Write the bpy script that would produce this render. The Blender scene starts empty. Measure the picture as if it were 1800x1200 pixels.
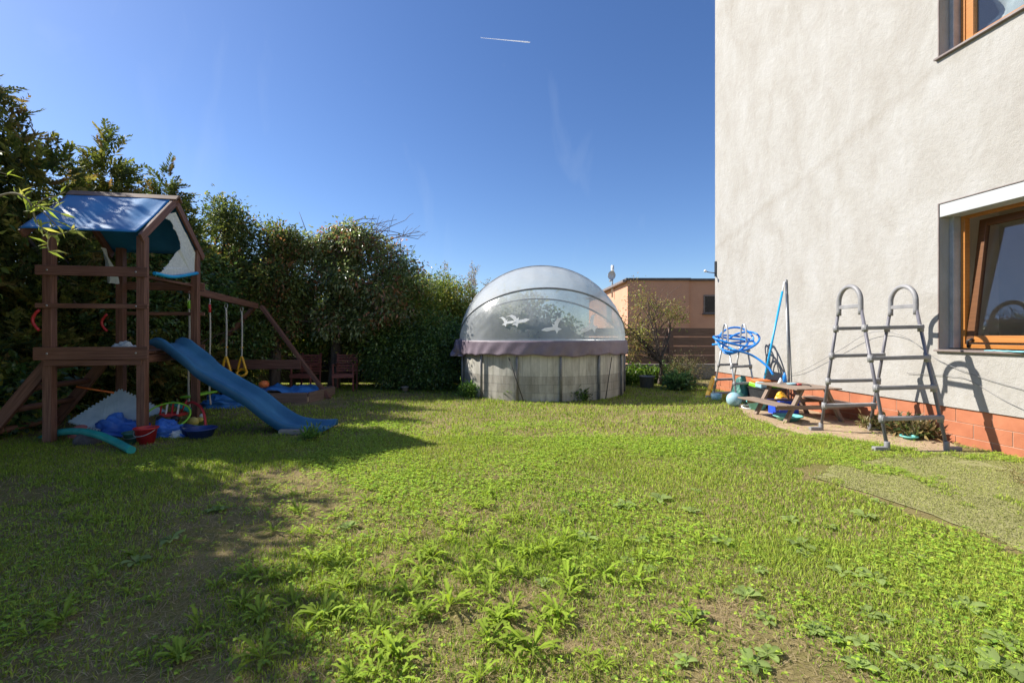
import bpy, math, random
import numpy as np
from mathutils import Vector, Matrix, noise

random.seed(11)
RNG = np.random.default_rng(11)
SC = bpy.context.scene
COL = SC.collection

# ------------------------------------------------------------------ camera
EYE = 1.35
cam_data = bpy.data.cameras.new('camera')
cam = bpy.data.objects.new('camera', cam_data); COL.objects.link(cam)
cam.location = (0, 0, EYE); cam.rotation_euler = (math.radians(90), 0, 0)
cam_data.sensor_width = 36; cam_data.lens = 16.0
cam_data.shift_y = -12 / 1800.0
cam_data.clip_end = 6000
SC.camera = cam

# ------------------------------------------------------------------ sun, sky, exposure
SUN_DIR = Vector((1.0, -0.26, -0.85)).normalized()       # the way the light travels
elev = math.asin(-SUN_DIR.z); azim = math.atan2(-SUN_DIR.x, -SUN_DIR.y)
sun_data = bpy.data.lights.new('sun', 'SUN'); sun_data.energy = 4.3
sun_data.angle = math.radians(0.55); sun_data.color = (1.0, 0.94, 0.84)
sun = bpy.data.objects.new('sun', sun_data); COL.objects.link(sun)
sun.rotation_euler = SUN_DIR.to_track_quat('-Z', 'Y').to_euler(); sun.location = (-20, 6, 20)
W = bpy.data.worlds.new('World'); SC.world = W; W.use_nodes = True
wn = W.node_tree; wn.nodes.clear()
w_out = wn.nodes.new('ShaderNodeOutputWorld'); w_bg = wn.nodes.new('ShaderNodeBackground')
w_sky = wn.nodes.new('ShaderNodeTexSky'); w_sky.sky_type = 'NISHITA'; w_sky.sun_disc = False
w_sky.sun_elevation = elev; w_sky.sun_rotation = azim
w_sky.altitude = 600; w_sky.air_density = 1.0; w_sky.dust_density = 0.7; w_sky.ozone_density = 4.0
w_hs = wn.nodes.new('ShaderNodeHueSaturation'); w_hs.inputs['Saturation'].default_value = 1.14; w_hs.inputs['Hue'].default_value = .508; w_hs.inputs['Value'].default_value = 1.0
w_bg.inputs['Strength'].default_value = 0.083
wn.links.new(w_sky.outputs[0], w_hs.inputs['Color'])
w_tc = wn.nodes.new('ShaderNodeTexCoord'); w_mp = wn.nodes.new('ShaderNodeMapping'); w_mp.inputs['Rotation'].default_value = (0, .5, .35); w_mp.inputs['Scale'].default_value = (7, 7, 1.1)
w_no = wn.nodes.new('ShaderNodeTexNoise'); w_no.inputs['Scale'].default_value = 1.3; w_no.inputs['Detail'].default_value = 6; w_no.inputs['Distortion'].default_value = .8
w_rp = wn.nodes.new('ShaderNodeValToRGB'); w_rp.color_ramp.elements[0].position = .58; w_rp.color_ramp.elements[1].position = .85
w_mx = wn.nodes.new('ShaderNodeMix'); w_mx.data_type = 'RGBA'; w_mx.inputs[7].default_value = (4.2, 4.9, 5.9, 1)
w_ma = wn.nodes.new('ShaderNodeMath'); w_ma.operation = 'MULTIPLY'; w_ma.inputs[1].default_value = .14
wn.links.new(w_tc.outputs['Generated'], w_mp.inputs[0]); wn.links.new(w_mp.outputs[0], w_no.inputs['Vector']); wn.links.new(w_no.outputs['Fac'], w_rp.inputs[0])
wn.links.new(w_rp.outputs[0], w_ma.inputs[0]); wn.links.new(w_ma.outputs[0], w_mx.inputs[0]); wn.links.new(w_hs.outputs[0], w_mx.inputs[6]); wn.links.new(w_mx.outputs[2], w_bg.inputs['Color']); wn.links.new(w_bg.outputs[0], w_out.inputs['Surface'])
SC.view_settings.view_transform = 'Standard'
try: SC.view_settings.look = 'None'
except Exception: pass
SC.view_settings.gamma = 1.0; SC.view_settings.use_curve_mapping = False
SC.view_settings.exposure = 1.0
SC.cycles.max_bounces = 12; SC.cycles.diffuse_bounces = 7; SC.cycles.glossy_bounces = 5; SC.cycles.transmission_bounces = 8; SC.cycles.transparent_max_bounces = 24

# ------------------------------------------------------------------ helpers: projection
def G(px, py, z=0.0):
    d = (EYE - z) * 800.0 / (py - 588.0)
    return Vector(((px - 900) / 800.0 * d, d, z))
def P(px, py, d):
    return Vector(((px - 900) / 800.0 * d, d, EYE - (py - 588) / 800.0 * d))

# ------------------------------------------------------------------ helpers: materials
MATS = {}
def nodes_of(name):
    m = bpy.data.materials.new(name); m.use_nodes = True
    nt = m.node_tree; b = nt.nodes['Principled BSDF']; o = nt.nodes['Material Output']
    MATS[name] = m
    return m, nt, b, o
def N(nt, typ, **kw):
    n = nt.nodes.new(typ)
    for k, v in kw.items():
        if k.startswith('i_'):
            n.inputs[k[2:].replace('_', ' ')].default_value = v
        else: setattr(n, k, v)
    return n
def ramp(nt, stops):
    r = nt.nodes.new('ShaderNodeValToRGB'); e = r.color_ramp.elements
    while len(e) < len(stops): e.new(0.5)
    for i, (p, c) in enumerate(stops):
        e[i].position = p; e[i].color = (*c, 1) if len(c) == 3 else c
    return r
def pmat(name, c1, c2=None, scale=6, rough=0.6, bump=0.0, bscale=60, metallic=0.0, spec=0.5, uv=False, stretch=(1, 1, 1), detail=5, lo=0.35, hi=0.65, coat=0.0, dist=0.01):
    m, nt, b, o = nodes_of(name)
    b.inputs['Roughness'].default_value = rough; b.inputs['Metallic'].default_value = metallic
    b.inputs['Specular IOR Level'].default_value = spec
    b.inputs['Coat Weight'].default_value = coat
    b.inputs['Base Color'].default_value = (*c1, 1)
    tc = N(nt, 'ShaderNodeTexCoord'); mp = N(nt, 'ShaderNodeMapping'); mp.inputs['Scale'].default_value = stretch
    if uv: nt.links.new(tc.outputs['UV'], mp.inputs['Vector'])
    else:
        g = N(nt, 'ShaderNodeNewGeometry'); nt.links.new(g.outputs['Position'], mp.inputs['Vector'])
    if c2:
        n = N(nt, 'ShaderNodeTexNoise'); n.inputs['Scale'].default_value = scale; n.inputs['Detail'].default_value = detail
        n.inputs['Roughness'].default_value = 0.6
        nt.links.new(mp.outputs[0], n.inputs['Vector'])
        r = ramp(nt, [(lo, c1), (hi, c2)]); nt.links.new(n.outputs['Fac'], r.inputs[0])
        nt.links.new(r.outputs[0], b.inputs['Base Color'])
    if bump:
        n2 = N(nt, 'ShaderNodeTexNoise'); n2.inputs['Scale'].default_value = bscale; n2.inputs['Detail'].default_value = 4
        nt.links.new(mp.outputs[0], n2.inputs['Vector'])
        bp = N(nt, 'ShaderNodeBump'); bp.inputs['Strength'].default_value = bump; bp.inputs['Distance'].default_value = dist
        nt.links.new(n2.outputs['Fac'], bp.inputs['Height']); nt.links.new(bp.outputs[0], b.inputs['Normal'])
    return m
def wood(name, c1, c2, rough=0.6, spec=0.4, bump=0.35):
    return pmat(name, c1, c2, scale=1.0, rough=rough, spec=spec, bump=bump, bscale=1.6, uv=True, stretch=(2.2, 48, 1), detail=6, lo=0.3, hi=0.7, dist=0.004)
def leafmat(name, rough=0.45, trans=0.3, spec=0.35, lift=0.0):
    m, nt, b, o = nodes_of(name)
    a = N(nt, 'ShaderNodeAttribute'); a.attribute_name = 'Col'
    b.inputs['Roughness'].default_value = rough; b.inputs['Specular IOR Level'].default_value = spec
    nt.links.new(a.outputs['Color'], b.inputs['Base Color'])
    t = N(nt, 'ShaderNodeBsdfTranslucent')
    h = N(nt, 'ShaderNodeHueSaturation'); h.inputs['Value'].default_value = 1.75; h.inputs['Saturation'].default_value = 1.1
    nt.links.new(a.outputs['Color'], h.inputs['Color']); nt.links.new(h.outputs[0], t.inputs['Color'])
    if lift:
        g = N(nt, 'ShaderNodeNewGeometry'); vm = N(nt, 'ShaderNodeMix', data_type='VECTOR'); vm.inputs['Factor'].default_value = lift
        vm.inputs[5].default_value = (0, 0, 1); nt.links.new(g.outputs['Normal'], vm.inputs[4])
        nv = N(nt, 'ShaderNodeVectorMath', operation='NORMALIZE'); nt.links.new(vm.outputs[1], nv.inputs[0])
        nt.links.new(nv.outputs[0], b.inputs['Normal'])
    mx = N(nt, 'ShaderNodeMixShader'); mx.inputs[0].default_value = trans
    nt.links.new(b.outputs[0], mx.inputs[1]); nt.links.new(t.outputs[0], mx.inputs[2]); nt.links.new(mx.outputs[0], o.inputs['Surface'])
    return m

M_wood = wood('brown_stained_wood', (.085, .036, .024), (.24, .12, .082))
M_woodlit = wood('sunlit_ridge_wood', (.12, .07, .048), (.24, .15, .105))  # lighter copy of the brown wood, sunlight on the ridge put into the colour
M_fence = wood('weathered_fence_wood', (.12, .078, .062), (.26, .172, .135), rough=.8)
M_mossfence = wood('mossy_fence_wood', (.035, .03, .012), (.085, .072, .03), rough=.9)
M_table = wood('grey_brown_table_wood', (.15, .105, .078), (.34, .26, .2), rough=.75)
M_chair = wood('red_brown_chair_wood', (.16, .05, .04), (.27, .095, .075), rough=.55)
M_box = wood('sandbox_wood', (.13, .085, .065), (.25, .175, .135), rough=.75)
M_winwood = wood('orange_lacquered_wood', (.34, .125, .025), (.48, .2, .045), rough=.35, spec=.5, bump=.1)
M_winshade = wood('shaded_sash_wood', (.10, .04, .015), (.17, .07, .025), rough=.4, bump=.1)  # window wood darkened: shade on the tilted sash put into the colour
M_bark = pmat('bark', (.06, .045, .035), (.13, .1, .08), scale=14, rough=.9, bump=.6, bscale=40, stretch=(1, 1, .3))
M_twig = pmat('twig_bark', (.10, .07, .055), (.17, .12, .1), scale=9, rough=.9)
M_steel = pmat('galvanised_metal', (.42, .43, .44), (.55, .56, .57), scale=20, rough=.42, metallic=.7)
M_alu = pmat('aluminium_tube', (.45, .46, .47), (.56, .57, .58), scale=12, rough=.4, metallic=.55)
M_ladder = pmat('slate_ladder_tube', (.12, .115, .138), (.165, .16, .185), scale=8, rough=.42, spec=.5)
M_greyplastic = pmat('grey_ladder_plastic', (.21, .208, .215), (.29, .287, .295), scale=5, rough=.5, bump=.05)
M_slide = pmat('blue_slide_plastic', (.024, .115, .235), (.042, .165, .305), scale=3, rough=.42, spec=.5, bump=.06, bscale=180)
M_bluetarp = pmat('blue_tarpaulin', (.03, .15, .42), (.045, .2, .5), scale=4, rough=.42, spec=.5, bump=.25, bscale=26)
M_bag = pmat('royal_blue_sheet', (.03, .12, .45), (.05, .18, .6), scale=5, rough=.55, bump=.3, bscale=18)
M_rooftarp = pmat('blue_roof_tarp', (.022, .17, .42), (.04, .24, .52), scale=3, rough=.47, spec=.3, bump=.25, bscale=14)
M_rope = pmat('grey_rope', (.42, .40, .35), (.6, .58, .52), scale=60, rough=.9, bump=.5, bscale=220)
M_yellow = pmat('yellow_plastic', (.72, .36, .015), (.82, .46, .03), scale=6, rough=.4)
M_paleyellow = pmat('pale_yellow_plastic', (.7, .55, .1), (.8, .65, .18), scale=6, rough=.45)
M_green = pmat('lime_green_plastic', (.22, .55, .03), (.3, .66, .05), scale=5, rough=.4)
M_red = pmat('red_plastic', (.42, .02, .03), (.55, .04, .04), scale=6, rough=.45)
M_orange = pmat('orange_plastic', (.72, .14, .03), (.82, .22, .05), scale=6, rough=.45)
M_pink = pmat('faded_red_cloth', (.36, .12, .12), (.45, .18, .17), scale=12, rough=.9)
M_teal = pmat('teal_foam', (.01, .26, .24), (.02, .33, .3), scale=9, rough=.6, bump=.15, bscale=120)
M_tealpl = pmat('pale_teal_plastic', (.14, .5, .47), (.2, .58, .54), scale=7, rough=.45)
M_darkgreen = pmat('dark_green_plastic', (.03, .13, .11), (.05, .18, .15), scale=8, rough=.5)
M_navy = pmat('navy_plastic', (.015, .04, .17), (.025, .06, .23), scale=8, rough=.45)
M_cobalt = pmat('cobalt_plastic', (.012, .06, .55), (.02, .1, .68), scale=7, rough=.4)
M_lightblue = pmat('light_blue_rubber', (.24, .42, .5), (.34, .52, .6), scale=11, rough=.55)
M_hose = pmat('bright_blue_hose', (.01, .2, .66), (.02, .27, .78), scale=9, rough=.38)
M_pole = pmat('sky_blue_pole', (.01, .32, .66), (.02, .38, .72), scale=6, rough=.35)
M_cyan = pmat('cyan_cloth', (.16, .42, .48), (.24, .52, .58), scale=14, rough=.8)
M_foam = pmat('grey_blue_foam', (.34, .45, .52), (.44, .55, .6), scale=7, rough=.85, bump=.3, bscale=90)
M_black = pmat('black_plastic', (.012, .012, .014), (.03, .03, .032), scale=8, rough=.5)
M_stone = pmat('dark_stone', (.055, .05, .055), (.12, .11, .115), scale=9, rough=.9, bump=.7, bscale=25)
M_concrete = pmat('concrete', (.2, .185, .165), (.32, .3, .27), scale=4, rough=.9, bump=.4, bscale=40)
M_white = pmat('white_plastic', (.7, .7, .68), (.8, .8, .78), scale=6, rough=.5)
M_net = pmat('pale_torn_net', (.5, .55, .56), (.66, .7, .7), scale=30, rough=.9, bump=.4, bscale=160)
M_bucket = pmat('grey_zinc', (.16, .175, .2), (.24, .255, .28), scale=9, rough=.5, metallic=.3)
M_peach = pmat('peach_render', (.53, .29, .19), (.6, .335, .22), scale=1.2, rough=.9, bump=.25, bscale=60)
M_peachband = pmat('brown_roof_edge', (.09, .075, .07), (.14, .12, .11), scale=5, rough=.7)
M_darkglass = pmat('dark_window_glass', (.01, .01, .012), (.02, .02, .022), scale=3, rough=.08, spec=.6)
M_shutter = pmat('white_shutter_box', (.40, .415, .42), (.46, .47, .475), scale=2, rough=.5)
M_rail = pmat('grey_guide_rail', (.36, .38, .4), (.46, .48, .5), scale=8, rough=.45, metallic=.3)
M_sill = pmat('brown_sill_metal', (.16, .125, .115), (.24, .2, .185), scale=5, rough=.5)
M_room = pmat('room_plaster', (.66, .6, .53), (.74, .68, .6), scale=2, rough=.9)
M_curtain = pmat('pale_blue_curtain', (.42, .5, .54), (.62, .68, .7), scale=5, rough=.9)
M_skirt = pmat('mauve_grey_fabric', (.16, .125, .16), (.23, .185, .225), scale=3, rough=.55, spec=.45, bump=.3, bscale=30)
M_hoop = pmat('grey_hoop_sleeve', (.16, .17, .18), (.24, .25, .26), scale=8, rough=.5)
M_poolpost = pmat('grey_pool_post', (.13, .13, .14), (.24, .24, .25), scale=5, rough=.5, metallic=.2)
M_liner = pmat('pale_pool_liner', (.42, .45, .42), (.55, .57, .52), scale=2, rough=.7)
M_bird = pmat('white_sticker', (.93, .94, .93), None, rough=.6)
_nt = M_bird.node_tree; _tl = N(_nt, 'ShaderNodeBsdfTranslucent'); _tl.inputs[0].default_value = (.95, .95, .95, 1); _mx = N(_nt, 'ShaderNodeMixShader'); _mx.inputs[0].default_value = .5
_nt.links.new(_nt.nodes['Principled BSDF'].outputs[0], _mx.inputs[1]); _nt.links.new(_tl.outputs[0], _mx.inputs[2]); _nt.links.new(_mx.outputs[0], _nt.nodes['Material Output'].inputs['Surface'])
M_leaf = leafmat('leaf', trans=.36)
M_glossleaf = leafmat('glossy_leaf', rough=.3, trans=.38, spec=.7)
M_needle = leafmat('conifer_spray', rough=.6, trans=.28, spec=.25)
M_grass = leafmat('grass_blade', rough=.6, trans=.3, spec=.2, lift=.65)

def stucco():
    m, nt, b, o = nodes_of('cream_stucco')
    g = N(nt, 'ShaderNodeNewGeometry')
    b.inputs['Roughness'].default_value = .92; b.inputs['Specular IOR Level'].default_value = .2
    n1 = N(nt, 'ShaderNodeTexNoise'); n1.inputs['Scale'].default_value = 1.7; n1.inputs['Detail'].default_value = 11; n1.inputs['Roughness'].default_value = .72; n1.inputs['Distortion'].default_value = .5
    mp = N(nt, 'ShaderNodeMapping'); mp.inputs['Scale'].default_value = (1, 1.3, .75); nt.links.new(g.outputs['Position'], mp.inputs['Vector'])
    nt.links.new(mp.outputs[0], n1.inputs['Vector'])
    r1 = ramp(nt, [(.3, (.335, .315, .287)), (.5, (.38, .366, .342)), (.66, (.415, .406, .39))]); nt.links.new(n1.outputs['Fac'], r1.inputs[0])
    # damp streaks running down
    n2 = N(nt, 'ShaderNodeTexNoise'); n2.inputs['Scale'].default_value = 1; n2.inputs['Detail'].default_value = 6
    mp2 = N(nt, 'ShaderNodeMapping'); mp2.inputs['Scale'].default_value = (3, 3, .9); nt.links.new(g.outputs['Position'], mp2.inputs['Vector'])
    nt.links.new(mp2.outputs[0], n2.inputs['Vector'])
    r2 = ramp(nt, [(.45, (1, 1, 1)), (.8, (.95, .94, .92))]); nt.links.new(n2.outputs['Fac'], r2.inputs[0])
    mul = N(nt, 'ShaderNodeMix', data_type='RGBA', blend_type='MULTIPLY'); mul.inputs['Factor'].default_value = 1
    nt.links.new(r1.outputs[0], mul.inputs[6]); nt.links.new(r2.outputs[0], mul.inputs[7])
    # the old diagonal repair seam and its dark stain: distance to a slanted plane in (y, z)
    sep = N(nt, 'ShaderNodeSeparateXYZ'); nt.links.new(g.outputs['Position'], sep.inputs[0])
    n3 = N(nt, 'ShaderNodeTexNoise'); n3.inputs['Scale'].default_value = 2.2; n3.inputs['Detail'].default_value = 6
    nt.links.new(g.outputs['Position'], n3.inputs['Vector'])
    def math_(op, a, b_=None):
        x = N(nt, 'ShaderNodeMath', operation=op)
        for i, v in enumerate((a, b_)):
            if v is None: continue
            if isinstance(v, (int, float)): x.inputs[i].default_value = v
            else: nt.links.new(v, x.inputs[i])
        return x.outputs[0]
    # seam from (y 5.9, z 4.75) to (y 10.6, z 3.6)
    s = math_('ADD', math_('MULTIPLY', sep.outputs['Y'], .245), sep.outputs['Z'])
    s = math_('SUBTRACT', s, 6.2)
    s = math_('ADD', s, math_('MULTIPLY', math_('SUBTRACT', n3.outputs['Fac'], .5), .42))
    d = math_('ABSOLUTE', s)
    rs = ramp(nt, [(0.0, (.88, .86, .83)), (.14, (1, 1, 1))]); nt.links.new(d, rs.inputs[0])
    mul2 = N(nt, 'ShaderNodeMix', data_type='RGBA', blend_type='MULTIPLY'); mul2.inputs['Factor'].default_value = .75
    nt.links.new(mul.outputs[2], mul2.inputs[6]); nt.links.new(rs.outputs[0], mul2.inputs[7])
    nt.links.new(mul2.outputs[2], b.inputs['Base Color'])
    b1 = N(nt, 'ShaderNodeTexNoise'); b1.inputs['Scale'].default_value = 9; b1.inputs['Detail'].default_value = 10; b1.inputs['Roughness'].default_value = .7
    nt.links.new(g.outputs['Position'], b1.inputs['Vector'])
    bp = N(nt, 'ShaderNodeBump'); bp.inputs['Strength'].default_value = .6; bp.inputs['Distance'].default_value = .03
    nt.links.new(b1.outputs['Fac'], bp.inputs['Height'])
    b2 = N(nt, 'ShaderNodeTexNoise'); b2.inputs['Scale'].default_value = 90; b2.inputs['Detail'].default_value = 3
    nt.links.new(g.outputs['Position'], b2.inputs['Vector'])
    bp2 = N(nt, 'ShaderNodeBump'); bp2.inputs['Strength'].default_value = .55; bp2.inputs['Distance'].default_value = .008
    nt.links.new(b2.outputs['Fac'], bp2.inputs['Height']); nt.links.new(bp.outputs[0], bp2.inputs['Normal'])
    nt.links.new(bp2.outputs[0], b.inputs['Normal'])
    return m
M_stucco = stucco()
M_tile = pmat('terracotta_tile', (.37, .125, .06), (.46, .17, .085), scale=3.5, rough=.6, bump=.15, bscale=60)
M_grout = pmat('tile_grout', (.5, .33, .24), (.58, .4, .3), scale=20, rough=.95)

def soil():
    m, nt, b, o = nodes_of('lawn_soil')
    g = N(nt, 'ShaderNodeNewGeometry'); b.inputs['Roughness'].default_value = .95; b.inputs['Specular IOR Level'].default_value = .15
    n1 = N(nt, 'ShaderNodeTexNoise'); n1.inputs['Scale'].default_value = 1.4; n1.inputs['Detail'].default_value = 9; n1.inputs['Roughness'].default_value = .7
    nt.links.new(g.outputs['Position'], n1.inputs['Vector'])
    r = ramp(nt, [(.33, (.15, .16, .04)), (.52, (.25, .215, .10)), (.7, (.35, .27, .17))]); nt.links.new(n1.outputs['Fac'], r.inputs[0])
    n2 = N(nt, 'ShaderNodeTexNoise'); n2.inputs['Scale'].default_value = 55; n2.inputs['Detail'].default_value = 6; n2.inputs['Roughness'].default_value = .75
    nt.links.new(g.outputs['Position'], n2.inputs['Vector'])
    r2 = ramp(nt, [(.3, (.55, .5, .45)), (.7, (1.25, 1.2, 1.1))]); nt.links.new(n2.outputs['Fac'], r2.inputs[0])
    mu = N(nt, 'ShaderNodeMix', data_type='RGBA', blend_type='MULTIPLY'); mu.inputs['Factor'].default_value = 1
    nt.links.new(r.outputs[0], mu.inputs[6]); nt.links.new(r2.outputs[0], mu.inputs[7]); nt.links.new(mu.outputs[2], b.inputs['Base Color'])
    bp = N(nt, 'ShaderNodeBump'); bp.inputs['Strength'].default_value = .8; bp.inputs['Distance'].default_value = .015
    nt.links.new(n2.outputs['Fac'], bp.inputs['Height']); nt.links.new(bp.outputs[0], b.inputs['Normal'])
    return m
M_soil = soil()
M_dirt = pmat('sandy_dirt', (.33, .23, .135), (.46, .34, .22), scale=9, rough=.95, bump=.9, bscale=50, detail=8)
M_turf = pmat('olive_artificial_turf', (.26, .25, .095), (.34, .32, .135), scale=7, rough=.9, bump=.9, bscale=260, detail=10)

def poolwall():
    m, nt, b, o = nodes_of('printed_pool_wall')
    tc = N(nt, 'ShaderNodeTexCoord'); b.inputs['Roughness'].default_value = .55
    mp = N(nt, 'ShaderNodeMapping'); mp.inputs['Scale'].default_value = (9, .5, 1); nt.links.new(tc.outputs['UV'], mp.inputs['Vector'])
    n1 = N(nt, 'ShaderNodeTexNoise'); n1.inputs['Scale'].default_value = 1.6; n1.inputs['Detail'].default_value = 6; nt.links.new(mp.outputs[0], n1.inputs['Vector'])
    r = ramp(nt, [(.25, (.43, .42, .395)), (.55, (.56, .545, .515)), (.8, (.66, .645, .61))]); nt.links.new(n1.outputs['Fac'], r.inputs[0])
    # printed stone course: planks above, two darker courses of brick below
    br = N(nt, 'ShaderNodeTexBrick'); br.inputs['Scale'].default_value = 1; br.inputs['Mortar Size'].default_value = .006
    br.inputs['Brick Width'].default_value = .3; br.inputs['Row Height'].default_value = .17
    br.inputs['Color1'].default_value = (.62, .6, .58, 1); br.inputs['Color2'].default_value = (.85, .82, .78, 1); br.inputs['Mortar'].default_value = (.5, .5, .5, 1)
    nt.links.new(tc.outputs['UV'], br.inputs['Vector'])
    pl = N(nt, 'ShaderNodeTexBrick'); pl.inputs['Scale'].default_value = 1; pl.inputs['Mortar Size'].default_value = .005
    pl.inputs['Brick Width'].default_value = .17; pl.inputs['Row Height'].default_value = 4.0; pl.offset = 0
    pl.inputs['Color1'].default_value = (.9, .89, .87, 1); pl.inputs['Color2'].default_value = (1.05, 1.04, 1.0, 1); pl.inputs['Mortar'].default_value = (.62, .62, .6, 1)
    nt.links.new(tc.outputs['UV'], pl.inputs['Vector'])
    sep = N(nt, 'ShaderNodeSeparateXYZ'); nt.links.new(tc.outputs['UV'], sep.inputs[0])
    st = N(nt, 'ShaderNodeMath', operation='GREATER_THAN'); st.inputs[1].default_value = .51; nt.links.new(sep.outputs['Y'], st.inputs[0])
    mx = N(nt, 'ShaderNodeMix', data_type='RGBA'); nt.links.new(st.outputs[0], mx.inputs['Factor']); nt.links.new(br.outputs[0], mx.inputs[6]); nt.links.new(pl.outputs[0], mx.inputs[7])
    mu = N(nt, 'ShaderNodeMix', data_type='RGBA', blend_type='MULTIPLY'); mu.inputs['Factor'].default_value = 1
    nt.links.new(r.outputs[0], mu.inputs[6]); nt.links.new(mx.outputs[2], mu.inputs[7])
    n9 = N(nt, 'ShaderNodeTexNoise'); n9.inputs['Scale'].default_value = 2.5; n9.inputs['Detail'].default_value = 8; n9.inputs['Roughness'].default_value = .7; mp9 = N(nt, 'ShaderNodeMapping'); mp9.inputs['Scale'].default_value = (2, .7, 1)
    nt.links.new(tc.outputs['UV'], mp9.inputs['Vector']); nt.links.new(mp9.outputs[0], n9.inputs['Vector']); r9 = ramp(nt, [(.35, (.66, .65, .6)), (.6, (1.05, 1.05, 1.03))]); nt.links.new(n9.outputs['Fac'], r9.inputs[0])
    mu9 = N(nt, 'ShaderNodeMix', data_type='RGBA', blend_type='MULTIPLY'); mu9.inputs['Factor'].default_value = 1; nt.links.new(mu.outputs[2], mu9.inputs[6]); nt.links.new(r9.outputs[0], mu9.inputs[7]); nt.links.new(mu9.outputs[2], b.inputs['Base Color'])
    return m
M_poolwall = poolwall()

def film(name, opac, white=.85, tint=(.93, .96, .97), lo=None):
    m, nt, b, o = nodes_of(name)
    g = N(nt, 'ShaderNodeNewGeometry')
    tr = N(nt, 'ShaderNodeBsdfTransparent'); tr.inputs[0].default_value = (*tint, 1)
    b.inputs['Base Color'].default_value = (white, white * 1.03, white * 1.05, 1); b.inputs['Roughness'].default_value = .28; b.inputs['Specular IOR Level'].default_value = .5
    tl = N(nt, 'ShaderNodeBsdfTranslucent'); tl.inputs[0].default_value = (white, white * 1.05, white * 1.08, 1)
    m1 = N(nt, 'ShaderNodeMixShader'); m1.inputs[0].default_value = .45
    nt.links.new(b.outputs[0], m1.inputs[1]); nt.links.new(tl.outputs[0], m1.inputs[2])
    n = N(nt, 'ShaderNodeTexNoise'); n.inputs['Scale'].default_value = 1.6; n.inputs['Detail'].default_value = 6
    nt.links.new(g.outputs['Position'], n.inputs['Vector'])
    r = ramp(nt, [(.3, (lo or opac * .65,) * 3), (.7, (opac * 1.25,) * 3)]); nt.links.new(n.outputs['Fac'], r.inputs[0])
    lw = N(nt, 'ShaderNodeLayerWeight'); lw.inputs['Blend'].default_value = .35
    ad = N(nt, 'ShaderNodeMath', operation='MULTIPLY_ADD', use_clamp=True); ad.inputs[1].default_value = .45
    nt.links.new(lw.outputs['Facing'], ad.inputs[0]); nt.links.new(r.outputs[0], ad.inputs[2])
    bp = N(nt, 'ShaderNodeBump'); bp.inputs['Strength'].default_value = .3; bp.inputs['Distance'].default_value = .02
    n2 = N(nt, 'ShaderNodeTexNoise'); n2.inputs['Scale'].default_value = 7; n2.inputs['Distortion'].default_value = 1.2
    mp = N(nt, 'ShaderNodeMapping'); mp.inputs['Scale'].default_value = (1, 1, .25); nt.links.new(g.outputs['Position'], mp.inputs['Vector'])
    nt.links.new(mp.outputs[0], n2.inputs['Vector']); nt.links.new(n2.outputs['Fac'], bp.inputs['Height']); nt.links.new(bp.outputs[0], b.inputs['Normal'])
    mx = N(nt, 'ShaderNodeMixShader'); nt.links.new(ad.outputs[0], mx.inputs[0]); nt.links.new(tr.outputs[0], mx.inputs[1]); nt.links.new(m1.outputs[0], mx.inputs[2])
    nt.links.new(mx.outputs[0], o.inputs['Surface'])
    return m
M_film = film('clear_dome_film', .4, .62)
M_filmtop = film('frosted_dome_film', .48, .7)

def glass():
    m, nt, b, o = nodes_of('window_glass')
    tr = N(nt, 'ShaderNodeBsdfTransparent'); tr.inputs[0].default_value = (.86, .87, .86, 1)
    gl = N(nt, 'ShaderNodeBsdfGlossy'); gl.inputs['Roughness'].default_value = .015; gl.inputs[0].default_value = (.85, .87, .88, 1)
    fr_ = N(nt, 'ShaderNodeLayerWeight'); fr_.inputs['Blend'].default_value = .5; fr = N(nt, 'ShaderNodeMath', operation='POWER'); nt.links.new(fr_.outputs['Facing'], fr.inputs[0]); fr.inputs[1].default_value = 2.2
    ma = N(nt, 'ShaderNodeMath', operation='MULTIPLY_ADD', use_clamp=True); ma.inputs[1].default_value = .55; ma.inputs[2].default_value = .05
    nt.links.new(fr.outputs[0], ma.inputs[0])
    mx = N(nt, 'ShaderNodeMixShader'); nt.links.new(ma.outputs[0], mx.inputs[0]); nt.links.new(tr.outputs[0], mx.inputs[1]); nt.links.new(gl.outputs[0], mx.inputs[2])
    nt.links.new(mx.outputs[0], o.inputs['Surface'])
    return m
M_glass = glass()
def water():
    m, nt, b, o = nodes_of('pool_water')
    b.inputs['Base Color'].default_value = (.1, .2, .2, 1); b.inputs['Roughness'].default_value = .06
    return m
M_water = water()

# ------------------------------------------------------------------ helpers: objects
def tag(o, label=None, cat=None, group=None, kind=None):
    if label: o['label'] = label
    if cat: o['category'] = cat
    if group: o['group'] = group
    if kind: o['kind'] = kind
    return o
def worldloc(o):
    v = Vector(o.location); p = o.parent
    while p: v += Vector(p.location); p = p.parent
    return v
def E(name, loc, label, cat, group=None):
    o = bpy.data.objects.new(name, None); COL.objects.link(o)
    o.location = loc; o.empty_display_size = .1
    return tag(o, label, cat, group)

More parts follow.
